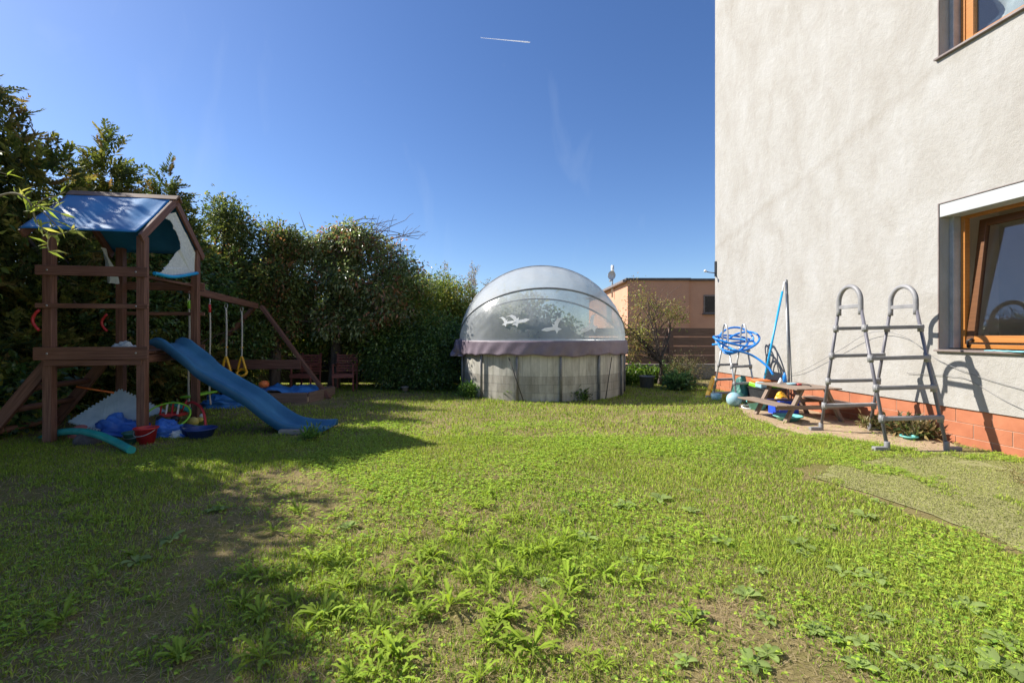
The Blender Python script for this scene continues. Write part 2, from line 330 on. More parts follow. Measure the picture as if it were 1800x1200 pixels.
class MB:
    def __init__(s): s.v = []; s.f = []; s.uv = []; s.sm = []
    def _add(s, vs, fs, uvs, smooth):
        b = len(s.v); s.v += [tuple(v) for v in vs]
        for f, u in zip(fs, uvs):
            s.f.append([b + i for i in f]); s.uv.append(u); s.sm.append(smooth)
        return s
    def hexa(s, c, off=None):
        """c: 8 corners, index = 4*x+2*y+z, x the long way"""
        c = [Vector(p) for p in c]
        o = random.random() * 20 if off is None else off
        L = (c[4] - c[0]).length; wy = (c[2] - c[0]).length; wz = (c[1] - c[0]).length
        def q(i, j, k, l, a, b, t): return [i, j, k, l], [(o, t), (o + a, t), (o + a, t + b), (o, t + b)]
        F = [q(0, 4, 5, 1, L, wz, o), q(6, 2, 3, 7, L, wz, o + 1.3), q(2, 6, 4, 0, L, wy, o + 2.1), q(1, 5, 7, 3, L, wy, o + 3.7),
             q(2, 0, 1, 3, wy, wz, o + 5), q(4, 6, 7, 5, wy, wz, o + 6)]
        return s._add(c, [f[0] for f in F], [f[1] for f in F], False)
    def box(s, c, size, R=None):
        c = Vector(c); hx, hy, hz = [a / 2 for a in size]; R = R or Matrix.Identity(3)
        return s.hexa([c + R @ Vector((x, y, z)) for x in (-hx, hx) for y in (-hy, hy) for z in (-hz, hz)])
    def beam(s, p0, p1, w, h, up=(0, 0, 1)):
        p0, p1 = Vector(p0), Vector(p1); d = (p1 - p0).normalized(); up = Vector(up)
        side = up.cross(d)
        if side.length < 1e-4: side = Vector((0, 1, 0)).cross(d)
        side.normalize(); u = d.cross(side)
        return s.hexa([p + side * (y * w / 2) + u * (z * h / 2) for p in (p0, p1) for y in (-1, 1) for z in (-1, 1)])
    def grid(s, P_, smooth=True, closed_u=False, closed_v=False, flip=False):
        n, m = len(P_), len(P_[0]); vs = [p for r in P_ for p in r]; fs = []; us = []
        for i in range(n if closed_u else n - 1):
            for j in range(m if closed_v else m - 1):
                a, b = i, (i + 1) % n; c, d = j, (j + 1) % m
                f = [a * m + c, b * m + c, b * m + d, a * m + d]
                u = [(i, j), (i + 1, j), (i + 1, j + 1), (i, j + 1)]
                if flip: f.reverse(); u.reverse()
                fs.append(f); us.append([(x * .1, y * .1) for x, y in u])
        return s._add(vs, fs, us, smooth)
    def tube(s, pts, r, n=8, closed=False, caps=True):
        pts = [Vector(p) for p in pts]; m = len(pts)
        rr = r if hasattr(r, '__len__') else [r] * m
        t0 = (pts[1] - pts[0]).normalized(); a = Vector((0, 0, 1)) if abs(t0.z) < .9 else Vector((1, 0, 0))
        nrm = (a - t0 * a.dot(t0)).normalized(); rows = []; L = 0; ls = []
        for i, p in enumerate(pts):
            if closed: t = pts[(i + 1) % m] - pts[i - 1]
            else: t = pts[min(i + 1, m - 1)] - pts[max(i - 1, 0)]
            t = t.normalized() if t.length > 1e-9 else t0
            nrm = nrm - t * nrm.dot(t)
            nrm = nrm.normalized() if nrm.length > 1e-6 else t.orthogonal().normalized()
            bn = t.cross(nrm)
            rows.append([p + (nrm * math.cos(2 * math.pi * k / n) + bn * math.sin(2 * math.pi * k / n)) * rr[i] for k in range(n)])
        s.grid(rows, True, closed_u=closed, closed_v=True)
        if caps and not closed:
            b = len(s.v) - m * n
            s.f.append([b + k for k in range(n)]); s.uv.append([(0, 0)] * n); s.sm.append(False)
            e = b + (m - 1) * n
            s.f.append([e + k for k in reversed(range(n))]); s.uv.append([(0, 0)] * n); s.sm.append(False)
        return s
    def lathe(s, c, prof, n=20, R=None, smooth=True):
        c = Vector(c); R = R or Matrix.Identity(3)
        rows = [[c + R @ Vector((r * math.cos(2 * math.pi * k / n), r * math.sin(2 * math.pi * k / n), z)) for k in range(n)] for r, z in prof]
        return s.grid(rows, smooth, closed_v=True, flip=True)
    def ball(s, c, r, nu=12, nv=16, R=None):
        r = r if hasattr(r, '__len__') else (r, r, r); c = Vector(c); R = R or Matrix.Identity(3)
        rows = [[c + R @ Vector((r[0] * math.sin(a) * math.cos(b), r[1] * math.sin(a) * math.sin(b), -r[2] * math.cos(a)))
                 for b in [2 * math.pi * k / nv for k in range(nv)]] for a in [max(.01, min(math.pi - .01, math.pi * i / nu)) for i in range(nu + 1)]]
        return s.grid(rows, True, closed_v=True, flip=True)
    def prism(s, poly, ext):
        poly = [Vector(p) for p in poly]; ext = Vector(ext); n = len(poly)
        vs = poly + [p + ext for p in poly]; fs = [list(reversed(range(n))), list(range(n, 2 * n))]
        us = [[(p.x, p.z) for p in reversed(poly)], [(p.x, p.z) for p in poly]]
        for i in range(n):
            j = (i + 1) % n; fs.append([i, j, n + j, n + i]); us.append([(0, 0), (.1, 0), (.1, .1), (0, .1)])
        return s._add(vs, fs, us, False)
    def build(s, name, mat, parent=None, label=None, cat=None, group=None, kind=None, bevel=0, origin=None):
        me = bpy.data.meshes.new(name)
        if parent is not None: o0 = worldloc(parent)
        elif origin is not None: o0 = Vector(origin)
        else:
            a = np.array(s.v); o0 = Vector((float(a[:, 0].mean()), float(a[:, 1].mean()), float(a[:, 2].min())))
        me.from_pydata([tuple(Vector(v) - o0) for v in s.v], [], s.f)
        ul = me.uv_layers.new(name='UVMap')
        ul.data.foreach_set('uv', np.array([c for u in s.uv for c in u], dtype=np.float32).ravel())
        me.polygons.foreach_set('use_smooth', s.sm); me.update()
        me.materials.append(mat)
        o = bpy.data.objects.new(name, me); COL.objects.link(o)
        if parent is not None: o.parent = parent
        else: o.location = o0
        if bevel:
            b = o.modifiers.new('edge', 'BEVEL'); b.width = bevel; b.segments = 2; b.limit_method = 'ANGLE'; b.angle_limit = math.radians(50)
        return tag(o, label, cat, group, kind)

def npmesh(name, V, F, cols, mat, parent=None, origin=(0, 0, 0), label=None, cat=None, group=None, kind=None, smooth=False):
    """V (n,3) world, F (m,3) triangles, cols (n,3)"""
    me = bpy.data.meshes.new(name)
    o0 = worldloc(parent) if parent is not None else Vector(origin)
    V = np.asarray(V, dtype=np.float32) - np.array(o0, dtype=np.float32)
    F = np.asarray(F, dtype=np.int32); n, m = len(V), len(F)
    me.vertices.add(n); me.vertices.foreach_set('co', V.ravel())
    me.loops.add(m * 3); me.loops.foreach_set('vertex_index', F.ravel())
    me.polygons.add(m); me.polygons.foreach_set('loop_start', np.arange(0, m * 3, 3, dtype=np.int32))
    if smooth: me.polygons.foreach_set('use_smooth', np.ones(m, dtype=bool))
    me.update(calc_edges=True)
    a = me.attributes.new('Col', 'FLOAT_COLOR', 'POINT')
    c4 = np.ones((n, 4), dtype=np.float32); c4[:, :3] = cols; a.data.foreach_set('color', c4.ravel())
    me.materials.append(mat)
    o = bpy.data.objects.new(name, me); COL.objects.link(o)
    if parent is not None: o.parent = parent
    else: o.location = o0
    return tag(o, label, cat, group, kind)

def catmull(pts, k=6):
    pts = [Vector(p) for p in pts]; q = [pts[0] * 2 - pts[1]] + pts + [pts[-1] * 2 - pts[-2]]; out = []
    for i in range(1, len(q) - 2):
        a, b, c, d = q[i - 1:i + 3]
        for j in range(k):
            t = j / k
            out.append(.5 * ((2 * b) + (c - a) * t + (2 * a - 5 * b + 4 * c - d) * t * t + (3 * b - a - 3 * c + d) * t ** 3))
    out.append(pts[-1]); return out

def vnoise(x, y, seed=0):
    xi = np.floor(x).astype(np.int64); yi = np.floor(y).astype(np.int64); fx = x - xi; fy = y - yi
    def h(a, b):
        n = (a * 374761393 + b * 668265263 + seed * 1442695041) & 0xffffffff
        n = ((n ^ (n >> 13)) * 1274126177) & 0xffffffff
        return ((n ^ (n >> 16)) & 0xffff) / 65535.0
    fx = fx * fx * (3 - 2 * fx); fy = fy * fy * (3 - 2 * fy)
    return (h(xi, yi) * (1 - fx) + h(xi + 1, yi) * fx) * (1 - fy) + (h(xi, yi + 1) * (1 - fx) + h(xi + 1, yi + 1) * fx) * fy
def fbm(x, y, seed=0, oct=4):
    t = 0; a = .5; s = 0
    for i in range(oct):
        t = t + a * vnoise(x * 2 ** i + 17.3 * i, y * 2 ** i + 9.1 * i, seed + i); s += a; a *= .5
    return t / s
def inpoly(x, y, poly):
    r = np.zeros(x.shape, bool); n = len(poly); j = n - 1
    for i in range(n):
        xi, yi = poly[i][0], poly[i][1]; xj, yj = poly[j][0], poly[j][1]
        c = ((yi > y) != (yj > y)) & (x < (xj - xi) * (y - yi) / (yj - yi + 1e-12) + xi)
        r ^= c; j = i
    return r
def unit(a): return a / np.maximum(np.linalg.norm(a, axis=-1, keepdims=True), 1e-9)

# ------------------------------------------------------------------ foliage
def leaves_mesh(pos, axis, nrm, ln, wd, col, fold=.25):
    """one folded rhombus leaf (2 triangles) per row"""
    n = len(pos); axis = unit(axis); side = unit(np.cross(axis, nrm)); up = np.cross(side, axis)
    ln = ln[:, None]; wd = wd[:, None]
    V = np.stack([pos, pos + axis * ln * .45 + side * wd * .5 + up * wd * fold, pos + axis * ln - up * ln * .08,
                  pos + axis * ln * .45 - side * wd * .5 + up * wd * fold], 1).reshape(-1, 3)
    b = np.arange(n)[:, None] * 4
    F = np.concatenate([b + [0, 1, 2], b + [0, 2, 3]], 1).reshape(-1, 3)
    return V, F, np.repeat(col, 4, 0)
def pal(palette, n, w=None):
    p = np.array(palette); i = RNG.choice(len(p), n, p=w)
    c = p[i] * RNG.uniform(.75, 1.25, (n, 1)) * np.array([2.15, 2.05, 1.65]); return c * RNG.uniform(.92, 1.08, (n, 3))
def clusters(blobs, n, shell=.6):
    w = np.array([b[3] * b[4] + b[4] * b[5] + b[3] * b[5] for b in blobs]); w = w / w.sum()
    k = RNG.choice(len(blobs), n, p=w); B = np.array(blobs)[k]
    d = unit(RNG.normal(size=(n, 3))); r = shell + (1.05 - shell) * RNG.random(n) ** .6
    # uneven outline
    r *= .82 + .36 * fbm(d[:, 0] * 2.3 + k * 7.1, d[:, 2] * 2.3 + d[:, 1] * 1.9, 5)
    c = B[:, :3] + d * B[:, 3:6] * r[:, None]
    keep = c[:, 2] > .05
    return c[keep], d[keep]
def broad(blobs, ncl, per, csize, ln, wd, palette, w=None, shell=.6, droop=.3, redn=None):
    sub = []
    for b in blobs:
        k = 9; dd = unit(RNG.normal(size=(k, 3)) + [0, -.25, .15])
        for q in range(k):
            f = RNG.uniform(.34, .56); r = RNG.uniform(.62, .92)
            sub.append((b[0] + dd[q, 0] * b[3] * r, b[1] + dd[q, 1] * b[4] * r, b[2] + dd[q, 2] * b[5] * r, b[3] * f, b[4] * f, b[5] * f))
        sub.append((b[0], b[1], b[2], b[3] * .75, b[4] * .75, b[5] * .75))
    c, d = clusters(sub, ncl, shell); n = len(c); cc = pal(palette, n, w)
    i = np.repeat(np.arange(n), per); m = len(i)
    off = RNG.normal(size=(m, 3)) * csize; pos = c[i] + off
    axis = unit(d[i]) * .5 + unit(off) * .7 + RNG.normal(size=(m, 3)) * .45 + np.array([0, 0, -droop])
    nrm = RNG.normal(size=(m, 3)) * .7 + np.array([0, 0, 1.0]) + d[i] * .5
    col = cc[i] * RNG.uniform(.7, 1.35, (m, 1))
    # long shoots that break the outline
    ns = max(6, ncl // 22); sb = np.array(sub)[RNG.integers(0, len(sub), ns)]; sd_ = unit(RNG.normal(size=(ns, 3)) + [0, 0, .55]); st = sb[:, :3] + sd_ * sb[:, 3:6] * .8
    sl_ = RNG.uniform(.25, .75, ns) * float(np.mean([b[3] for b in blobs])) * .9; q_ = 16; ii = np.repeat(np.arange(ns), q_); tt = np.tile(np.linspace(.1, 1, q_), ns)
    sp_ = st[ii] + sd_[ii] * (sl_[ii] * tt)[:, None] - np.array([0, 0, 1]) * (tt ** 2 * sl_[ii] * .3)[:, None] + RNG.normal(size=(ns * q_, 3)) * .03
    sa_ = sd_[ii] * .5 + RNG.normal(size=(ns * q_, 3)) * .7; pos = np.concatenate([pos, sp_]); axis = np.concatenate([axis, sa_]); nrm = np.concatenate([nrm, RNG.normal(size=(ns * q_, 3)) + [0, 0, .6]])
    col = np.concatenate([col, pal(palette, ns, w)[ii] * RNG.uniform(.8, 1.3, (ns * q_, 1))]); m = len(pos)
    k = pos[:, 2] > .03
    return leaves_mesh(pos[k], axis[k], nrm[k], ln * RNG.uniform(.6, 1.3, m)[k], wd * RNG.uniform(.7, 1.25, m)[k], col[k]), c
def sprays(blobs, ncl, per, slen, ln, wd, palette, w=None, shell=.55, droop=.15, up=.35):
    """conifer sprays: flat fans of narrow leaflets along a stem"""
    c, d = clusters(blobs, ncl, shell); n = len(c); cc = pal(palette, n, w)
    ax = unit(d + RNG.normal(size=(n, 3)) * .35 + np.array([0, 0, up])); nr = unit(RNG.normal(size=(n, 3)) + np.array([0, 0, .8]))
    sd = unit(np.cross(ax, nr)); L = slen * RNG.uniform(.6, 1.4, n)
    i = np.repeat(np.arange(n), per); t = np.tile(np.linspace(0, 1, per), n); sg = np.tile(np.where(np.arange(per) % 2, 1, -1), n)
    pos = c[i] + ax[i] * (t * L[i])[:, None] - np.array([0, 0, 1]) * (t ** 2 * L[i] * droop)[:, None]
    axis = ax[i] * .8 + sd[i] * (sg * .75)[:, None] + RNG.normal(size=(len(i), 3)) * .18
    taper = 1.15 - .6 * t; m = len(i)
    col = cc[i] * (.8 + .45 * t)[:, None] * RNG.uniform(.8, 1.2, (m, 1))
    return leaves_mesh(pos, axis, nr[i] + RNG.normal(size=(m, 3)) * .3, ln * taper * RNG.uniform(.7, 1.3, m), wd * RNG.uniform(.8, 1.2, m), col, fold=.1), c
def joinm(parts):
    V = []; F = []; C = []; b = 0
    for v, f, c in parts: V.append(v); F.append(f + b); C.append(c); b += len(v)
    return np.concatenate(V), np.concatenate(F), np.concatenate(C)
def limbs(mb, base, tips, r0, lean=.3):
    base = Vector(base)
    for t in tips:
        t = Vector(t); mid = base.lerp(t, .5) + Vector((random.uniform(-.15, .15), random.uniform(-.15, .15), .12 * (t - base).length))
        pts = catmull([base, mid, t], 5); k = len(pts)
        mb.tube(pts, [r0 * (1 - .85 * i / (k - 1)) for i in range(k)], 5, caps=False)
def tree(name, base, label, cat, parts, mat, trunkr=.1, trunkh=1.0, ntips=14, group=None, crownname='crown', barkmat=None):
    root = E(name, base, label, cat, group)
    meshes = [p[0] for p in parts]; cl = np.concatenate([p[1] for p in parts])
    V, F, C = joinm(meshes)
    npmesh(crownname, V, F, C, mat, parent=root, kind='stuff')
    mb = MB(); b = Vector(base); top = b + Vector((random.uniform(-.1, .1), random.uniform(-.1, .1), trunkh))
    mb.tube(catmull([b, b.lerp(top, .5) + Vector((.04, .02, 0)), top], 4), [trunkr * (1.25 - .5 * i / 8) for i in range(9)], 8)
    idx = RNG.choice(len(cl), min(ntips, len(cl)), replace=False)
    limbs(mb, top - Vector((0, 0, .08)), [cl[i] for i in idx], trunkr * .5)
    mb.build('trunk', barkmat or M_bark, root)
    return root

# ================================================================== THE SETTING
POOL_C = Vector((.72, 11.05, 0)); POOL_R = 1.95; POOL_H = 1.17
DIRT = [G(*p) for p in [(1285, 706), (1320, 735), (1400, 762), (1500, 772), (1560, 783), (1600, 790), (1640, 797), (1690, 792), (1660, 765), (1560, 742), (1450, 716), (1330, 690), (1290, 690)]]
TURF = [G(*p) for p in [(1420, 838), (1480, 815), (1580, 800), (1660, 795), (1735, 795), (1800, 812)]] + [Vector((5.55, 4.3, 0)), Vector((5.7, 2.6, 0)), Vector((3.4, 2.4, 0))] + \
       [G(*p) for p in [(1800, 975), (1720, 938), (1640, 905), (1560, 878), (1490, 858)]]

mb = MB(); n = 96
rings = [0.01, 4, 9, 16, 30, 60, 120, 260]
mb.lathe((0, 0, 0), [(r, 0) for r in rings], 64)
for i in range(len(mb.f)): mb.f[i].reverse(); mb.uv[i].reverse()
mb.build('lawn', M_soil, kind='structure', origin=(0, 0, 0))
def sheet(name, poly, z, mat, kind='structure', jag=.05):
    pts = []
    k = len(poly)
    for i in range(k):
        a, b = Vector(poly[i]), Vector(poly[(i + 1) % k]); m = max(2, int((b - a).length / .12))
        for j in range(m):
            p = a.lerp(b, j / m); q = noise.noise(p * 3.1) * jag + noise.noise(p * 9) * jag * .5
            t = (b - a).normalized(); pts.append(Vector((p.x - t.y * q, p.y + t.x * q, z)))
    mbx = MB(); mbx._add(pts, [list(range(len(pts)))], [[(p.x, p.y) for p in pts]], False)
    o = mbx.build(name, mat, kind=kind, origin=(0, 0, 0))
    if o.data.polygons[0].normal.z < 0: o.data.flip_normals()
    return o
sheet('dirt_patch', DIRT, .005, M_dirt)
sheet('artificial_turf', TURF, .009, M_turf, jag=.08)

# ---- the house
C0 = Vector((5.02, 11.25, 0)); WD = Vector((.087, -1, 0)).normalized(); WN = Vector((-1, -.087, 0)).normalized()
def H(t, n_, z): return C0 + WD * t + WN * n_ + Vector((0, 0, z))
house = E('house', tuple(H(0, 0, 0)), 'tall cream stuccoed house wall with orange tiled plinth and wooden windows', 'house')
WIN = [(5.42, 7.62, 1.15, 3.02), (5.42, 7.62, 4.89, 6.75)]
ts = [0, 5.42, 7.62, 16]; zs = [.445, 1.15, 3.02, 4.89, 6.75, 10.5]
mb = MB()
def quad(a, b, c, d): mb._add([a, b, c, d], [[0, 1, 2, 3]], [[(0, 0), (1, 0), (1, 1), (0, 1)]], False)
for i in range(3):
    for j in range(5):
        if i == 1 and j in (1, 3): continue
        quad(H(ts[i], 0, zs[j]), H(ts[i + 1], 0, zs[j]), H(ts[i + 1], 0, zs[j + 1]), H(ts[i], 0, zs[j + 1]))
for (a, b, c, d) in WIN:
    for p, q in (((a, c), (a, d)), ((a, d), (b, d)), ((b, d), (b, c)), ((b, c), (a, c))):
        quad(H(p[0], 0, p[1]), H(q[0], 0, q[1]), H(q[0], -.42, q[1]), H(p[0], -.42, p[1]))
quad(H(0, 0, 0), H(0, 0, 10.5), H(0, -8, 10.5), H(0, -8, 0)); quad(H(16, 0, 0), H(16, -8, 0), H(16, -8, 10.5), H(16, 0, 10.5))
quad(H(0, 0, 10.5), H(16, 0, 10.5), H(16, -8, 10.5), H(0, -8, 10.5)); quad(H(0, -8, 0), H(0, -8, 10.5), H(16, -8, 10.5), H(16, -8, 0))
quad(H(0, 0, .445), H(0, -.04, .445), H(16, -.04, .445), H(16, 0, .445))
wall = mb.build('wall', M_stucco, house)
mb = MB(); mb.hexa([H(t, n_, z) for t in (0.004, 15.99) for n_ in (-.2, -.03) for z in (-.05, .44)]); plinth = mb.build('plinth', M_grout, house)
tl = .4
rows = [(.273, .437), (.1, .266), (-.05, .093)]
for ri, (z0, z1) in enumerate(rows):
    t = .006 - (.2 if ri % 2 else 0)
    while t < 9.2:
        a, b = max(t, .006), t + tl - .008
        if b - a > .05:
            k = random.uniform(-.0015, .0015)
            mbt = MB(); mbt.hexa([H(tt, n_, z) for tt in (a, b) for n_ in (-.029, -.024 + k) for z in (z0, z1)])
            mbt.build('tile', M_tile, plinth, bevel=.003)
        t += tl
for wi, (a, b, c, d) in enumerate(WIN):
    # outer fixed frame
    nf = -.24
    mb = MB(); fw = .05
    for (t0, t1, z0, z1) in ((a + .055, a + .055 + fw, c + .03, d), (b - .055 - fw, b - .055, c + .03, d), (a + .055 + fw, b - .055 - fw, c + .03, c + .03 + fw), (a + .055 + fw, b - .055 - fw, d - .2, d)):
        mb.hexa([H(t, n_, z) for t in (t0, t1) for n_ in (nf - .07, nf) for z in (z0, z1)])
    win = mb.build('window', M_winwood, house, bevel=.004)
    mbg = MB()
    mbg.hexa([H(t, n_, z) for t in (a + .002, a + .053) for n_ in (nf - .06, nf + .1) for z in (c + .03, d - .15)])
    mbg.build('guide_rail', M_rail, win, bevel=.003)
    mbs = MB(); mbs.hexa([H(t, n_, z) for t in (a - .035, b + .035) for n_ in (nf - .02, .045) for z in (c - .015, c + .012)])
    mbs.build('sill', M_sill, win, bevel=.004)
    mbm = MB()    # dark edging strip round the opening
    mbm.hexa([H(t, n_, z) for t in (a - .012, a + .001) for n_ in (-.004, .006) for z in (c + .015, d + .012)])
    mbm.hexa([H(t, n_, z) for t in (a + .001, b) for n_ in (-.004, .006) for z in (d + .001, d + .012)])
    mbm.build('edging', M_sill, win)
    mbb = MB(); mbb.hexa([H(t, n_, z) for t in (a + .004, b - .004) for n_ in (-.25, -.004) for z in (d - .165, d - .003)])
    mbb.build('shutter_box', M_shutter, win, bevel=.004)
    # sash: tilted in at the top on the ground floor
    tilt = math.radians(7) if wi == 0 else math.radians(0)
    z0, z1 = c + .105, d - .205; t0, t1 = a + .112, b - .112
    if wi == 1: z0 = c + .11
    def S(t, n_, z):
        dz = z - z0; return H(t, nf - .005 - dz * math.sin(tilt) + n_ * math.cos(tilt), z0 + dz * math.cos(tilt) + n_ * math.sin(tilt))
    sw = .085
    mbx = MB()
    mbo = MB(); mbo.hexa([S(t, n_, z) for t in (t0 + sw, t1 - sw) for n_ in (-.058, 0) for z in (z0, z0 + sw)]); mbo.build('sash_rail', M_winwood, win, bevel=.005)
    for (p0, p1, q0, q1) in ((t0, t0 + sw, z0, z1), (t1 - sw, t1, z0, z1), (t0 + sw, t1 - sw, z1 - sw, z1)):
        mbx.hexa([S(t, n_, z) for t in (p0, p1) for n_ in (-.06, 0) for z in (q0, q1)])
    mbx.build('sash', M_winshade if wi == 0 else M_winwood, win, bevel=.005)
    mbp = MB(); mbp.hexa([S(t, n_, z) for t in (t0 + sw - .01, t1 - sw + .01) for n_ in (-.036, -.03) for z in (z0 + sw - .01, z1 - sw + .01)])
    mbp.build('pane', M_glass, win)
    if wi == 0:
        mbh = MB(); mbh.tube([H(a + .2, nf + .005, c + .15), H(a + .16, nf + .03, c + .12), H(a + .15, nf + .01, c + .04)], .014, 8); mbh.build('hinge', M_black, win)
    # room behind
    mb = MB(); r0, r1 = a - .9, b + 1.2
    zf, zc = c - .9, d + .35
    quad(H(r0, -.425, zf), H(r1, -.425, zf), H(r1, -2.0, zf), H(r0, -2.0, zf)); quad(H(r0, -.425, zc), H(r1, -.425, zc), H(r1, -2.0, zc), H(r0, -2.0, zc))
    quad(H(r0, -2.0, zf), H(r1, -2.0, zf), H(r1, -2.0, zc), H(r0, -2.0, zc))
    quad(H(r0, -.425, zf), H(r0, -2.0, zf), H(r0, -2.0, zc), H(r0, -.425, zc)); quad(H(r1, -.425, zf), H(r1, -2.0, zf), H(r1, -2.0, zc), H(r1, -.425, zc))
    mb.build('room', M_room, house)
# bunched pale curtain piled behind the upper window
rows_ = []
for i in range(22):
    r = []
    for j in range(30):
        t = 5.62 + j * .06; zz = 4.99 + i * .05
        p = H(t, -.4 - .1 * math.sin(i * .15) + .05 * math.sin(j * 1.1 + i * .55) + .07 * noise.noise(Vector((t * 4, zz * 4, 1))), zz + .05 * noise.noise(Vector((t * 3, zz * 3, 8))))
        r.append(p)
    rows_.append(r)
mb = MB(); mb.grid(rows_); mb.build('curtain', M_curtain, house)

# ---- neighbour house
nb = E('neighbour_house', (5.08, 20, 0), 'peach rendered flat roofed house beyond the brown fence', 'house')
mb = MB()
def bq(m, x0, x1, y0, y1, z0, z1): m.hexa([(x, y, z) for x in (x0, x1) for y in (y0, y1) for z in (z0, z1)])
bq(mb, 5.08, 7.78, 20, 30, 0, 3.72); mb.build('wall', M_peach, nb)
mb = MB(); bq(mb, 7.78, 14, 20.12, 30, 0, 3.72); mb.build('wall', M_peach, nb)
mb = MB(); mb.hexa([(x, y, z) for x in (5.0, 7.84) for y in (19.93, 30.1) for z in (3.72, 3.83)]); mb.hexa([(x, y, z) for x in (7.842, 14) for y in (20.03, 30.1) for z in (3.722, 3.82)])
roof = mb.build('roof', M_peachband, nb)
mb = MB(); mb.hexa([(x, y, z) for x in (4.86, 4.998) for y in (19.97, 30.1) for z in (3.66, 3.76)]); mb.build('gutter', M_sill, roof)
def nwin(x0, x1, y, z0, z1):
    m = MB(); fw = .06
    for (p, q, r, s_) in ((x0, x0 + fw, z0, z1), (x1 - fw, x1, z0, z1), (x0 + fw, x1 - fw, z0, z0 + fw), (x0 + fw, x1 - fw, z1 - fw, z1)): bq(m, p, q, y - .025, y + .03, r, s_)
    o = m.build('window', M_sill, nb)
    m = MB(); bq(m, x0 + fw, x1 - fw, y - .012, y + .02, z0 + fw, z1 - fw); m.build('pane', M_darkglass, o)
    m = MB(); bq(m, x0 - .06, x1 + .06, y - .1, y - .027, z0 - .05, z0 - .003); m.build('sill', M_peachband, o)
nwin(8.46, 9.7, 20.12, 2.28, 3.1)
m = MB(); m.hexa([(x, y, z) for x in (5.05, 5.076) for y in (23.2, 24.3) for z in (2.0, 2.9)]); o = m.build('window', M_darkglass, nb)
# antenna on its roof
an = E('antenna_mast', (4.98, 22.6, 3.2), 'antenna mast with small round dish on the neighbouring roof', 'antenna')
m = MB(); m.tube([(4.98, 22.6, 3.2), (4.98, 22.6, 4.72)], .04, 8); m.build('mast', M_steel, an)
m = MB(); m.tube([(4.98, 22.55, 4.4), (4.98, 22.55, 4.78)], .075, 8); m.build('aerial', M_white, an)
m = MB(); m.lathe((4.86, 22.5, 4.28), [(0.01, .0), (.12, .02), (.2, .07), (.23, .12)], 16, Matrix.Rotation(math.radians(100), 3, 'X') @ Matrix.Rotation(.4, 3, 'Y')); m.build('dish', M_white, an)
m = MB(); m.tube([(4.98, 22.5, 4.05), (4.8, 22.4, 3.98)], .04, 6); m.build('bracket', M_steel, an)
# sensor arm on the corner of the big house
ar = E('sensor_arm', tuple(H(.05, 0, 2.9)), 'thin sensor arm with pale tip on the corner of the stuccoed house', 'sensor')
m = MB(); m.tube([H(.05, .001, 2.86), H(.05, .18, 2.88), H(.05, .26, 2.9)], .012, 6); m.build('arm', M_poolpost, ar)
m = MB(); m.ball(H(.05, .28, 2.91), .035, 8, 10); m.build('tip', M_white, ar)
m = MB(); m.hexa([H(t, n_, z) for t in (.02, .08) for n_ in (.001, .03) for z in (2.78, 3.15)]); m.build('mounting_plate', M_black, ar)

# ---- fences
def fence(label, x0, x1, y, zs_, th, mat, posts, plinth=None, skew=.0):
    f = E('board_fence', (x0, y, 0), label, 'fence')
    xs = [x0] + posts + [x1]
    for k in range(len(xs) - 1):
        for (z0, z1) in zs_:
            a, b = xs[k] + .006, xs[k + 1] - .006; j = random.uniform(-.012, .012); q = random.uniform(-.01, .01)
            m = MB(); m.hexa([(x, yy, z + (j if x == a else q) + skew * (x - x0)) for x in (a, b) for yy in (y - th / 2, y + th / 2) for z in (z0, z1)])
            m.build('plank', mat, f, bevel=.004)
    for p in posts:
        m = MB(); bq(m, p - .07, p + .07, y - .11, y - th / 2 - .003, 0, zs_[-1][1] + .02); m.build('post', mat, f, bevel=.005)
    if plinth:
        m = MB(); bq(m, x0, x1, y - .06, y + .14, 0, plinth); m.build('plinth', M_concrete, f, bevel=.01)
    return f
fence('brown horizontal board fence on a low concrete base beside the house', 2.2, 6.6, 14.0, [(.47, .7), (.74, .98), (1.02, 1.26), (1.3, 1.55)], .03, M_fence, [4.86], .44)
fence('dark mossy board fence half hidden behind the slatted chairs and shrubs', -9.5, -1.2, 12.3, [(.05, .36), (.385, .62), (.65, .87), (.9, 1.18)], .03, M_mossfence, [-7.2, -5.9, -4.2, -2.8])

# ================================================================== VEGETATION
CON = [(.045, .058, .018), (.07, .08, .022), (.10, .10, .03), (.11, .085, .035), (.03, .045, .018)]
VIN = [(.05, .07, .025), (.08, .10, .03), (.13, .07, .042), (.055, .075, .035), (.11, .12, .04)]
PLU = [(.07, .095, .04), (.10, .125, .055), (.15, .075, .05), (.17, .19, .13), (.06, .08, .035)]
HED = [(.05, .08, .02), (.085, .11, .03), (.15, .15, .035), (.04, .07, .02), (.11, .1, .04)]
IVY = [(.035, .065, .022), (.055, .095, .03), (.075, .12, .035), (.03, .055, .025)]
YEL = [(.12, .125, .04), (.15, .14, .05), (.085, .105, .03), (.15, .10, .055), (.1, .075, .045)]

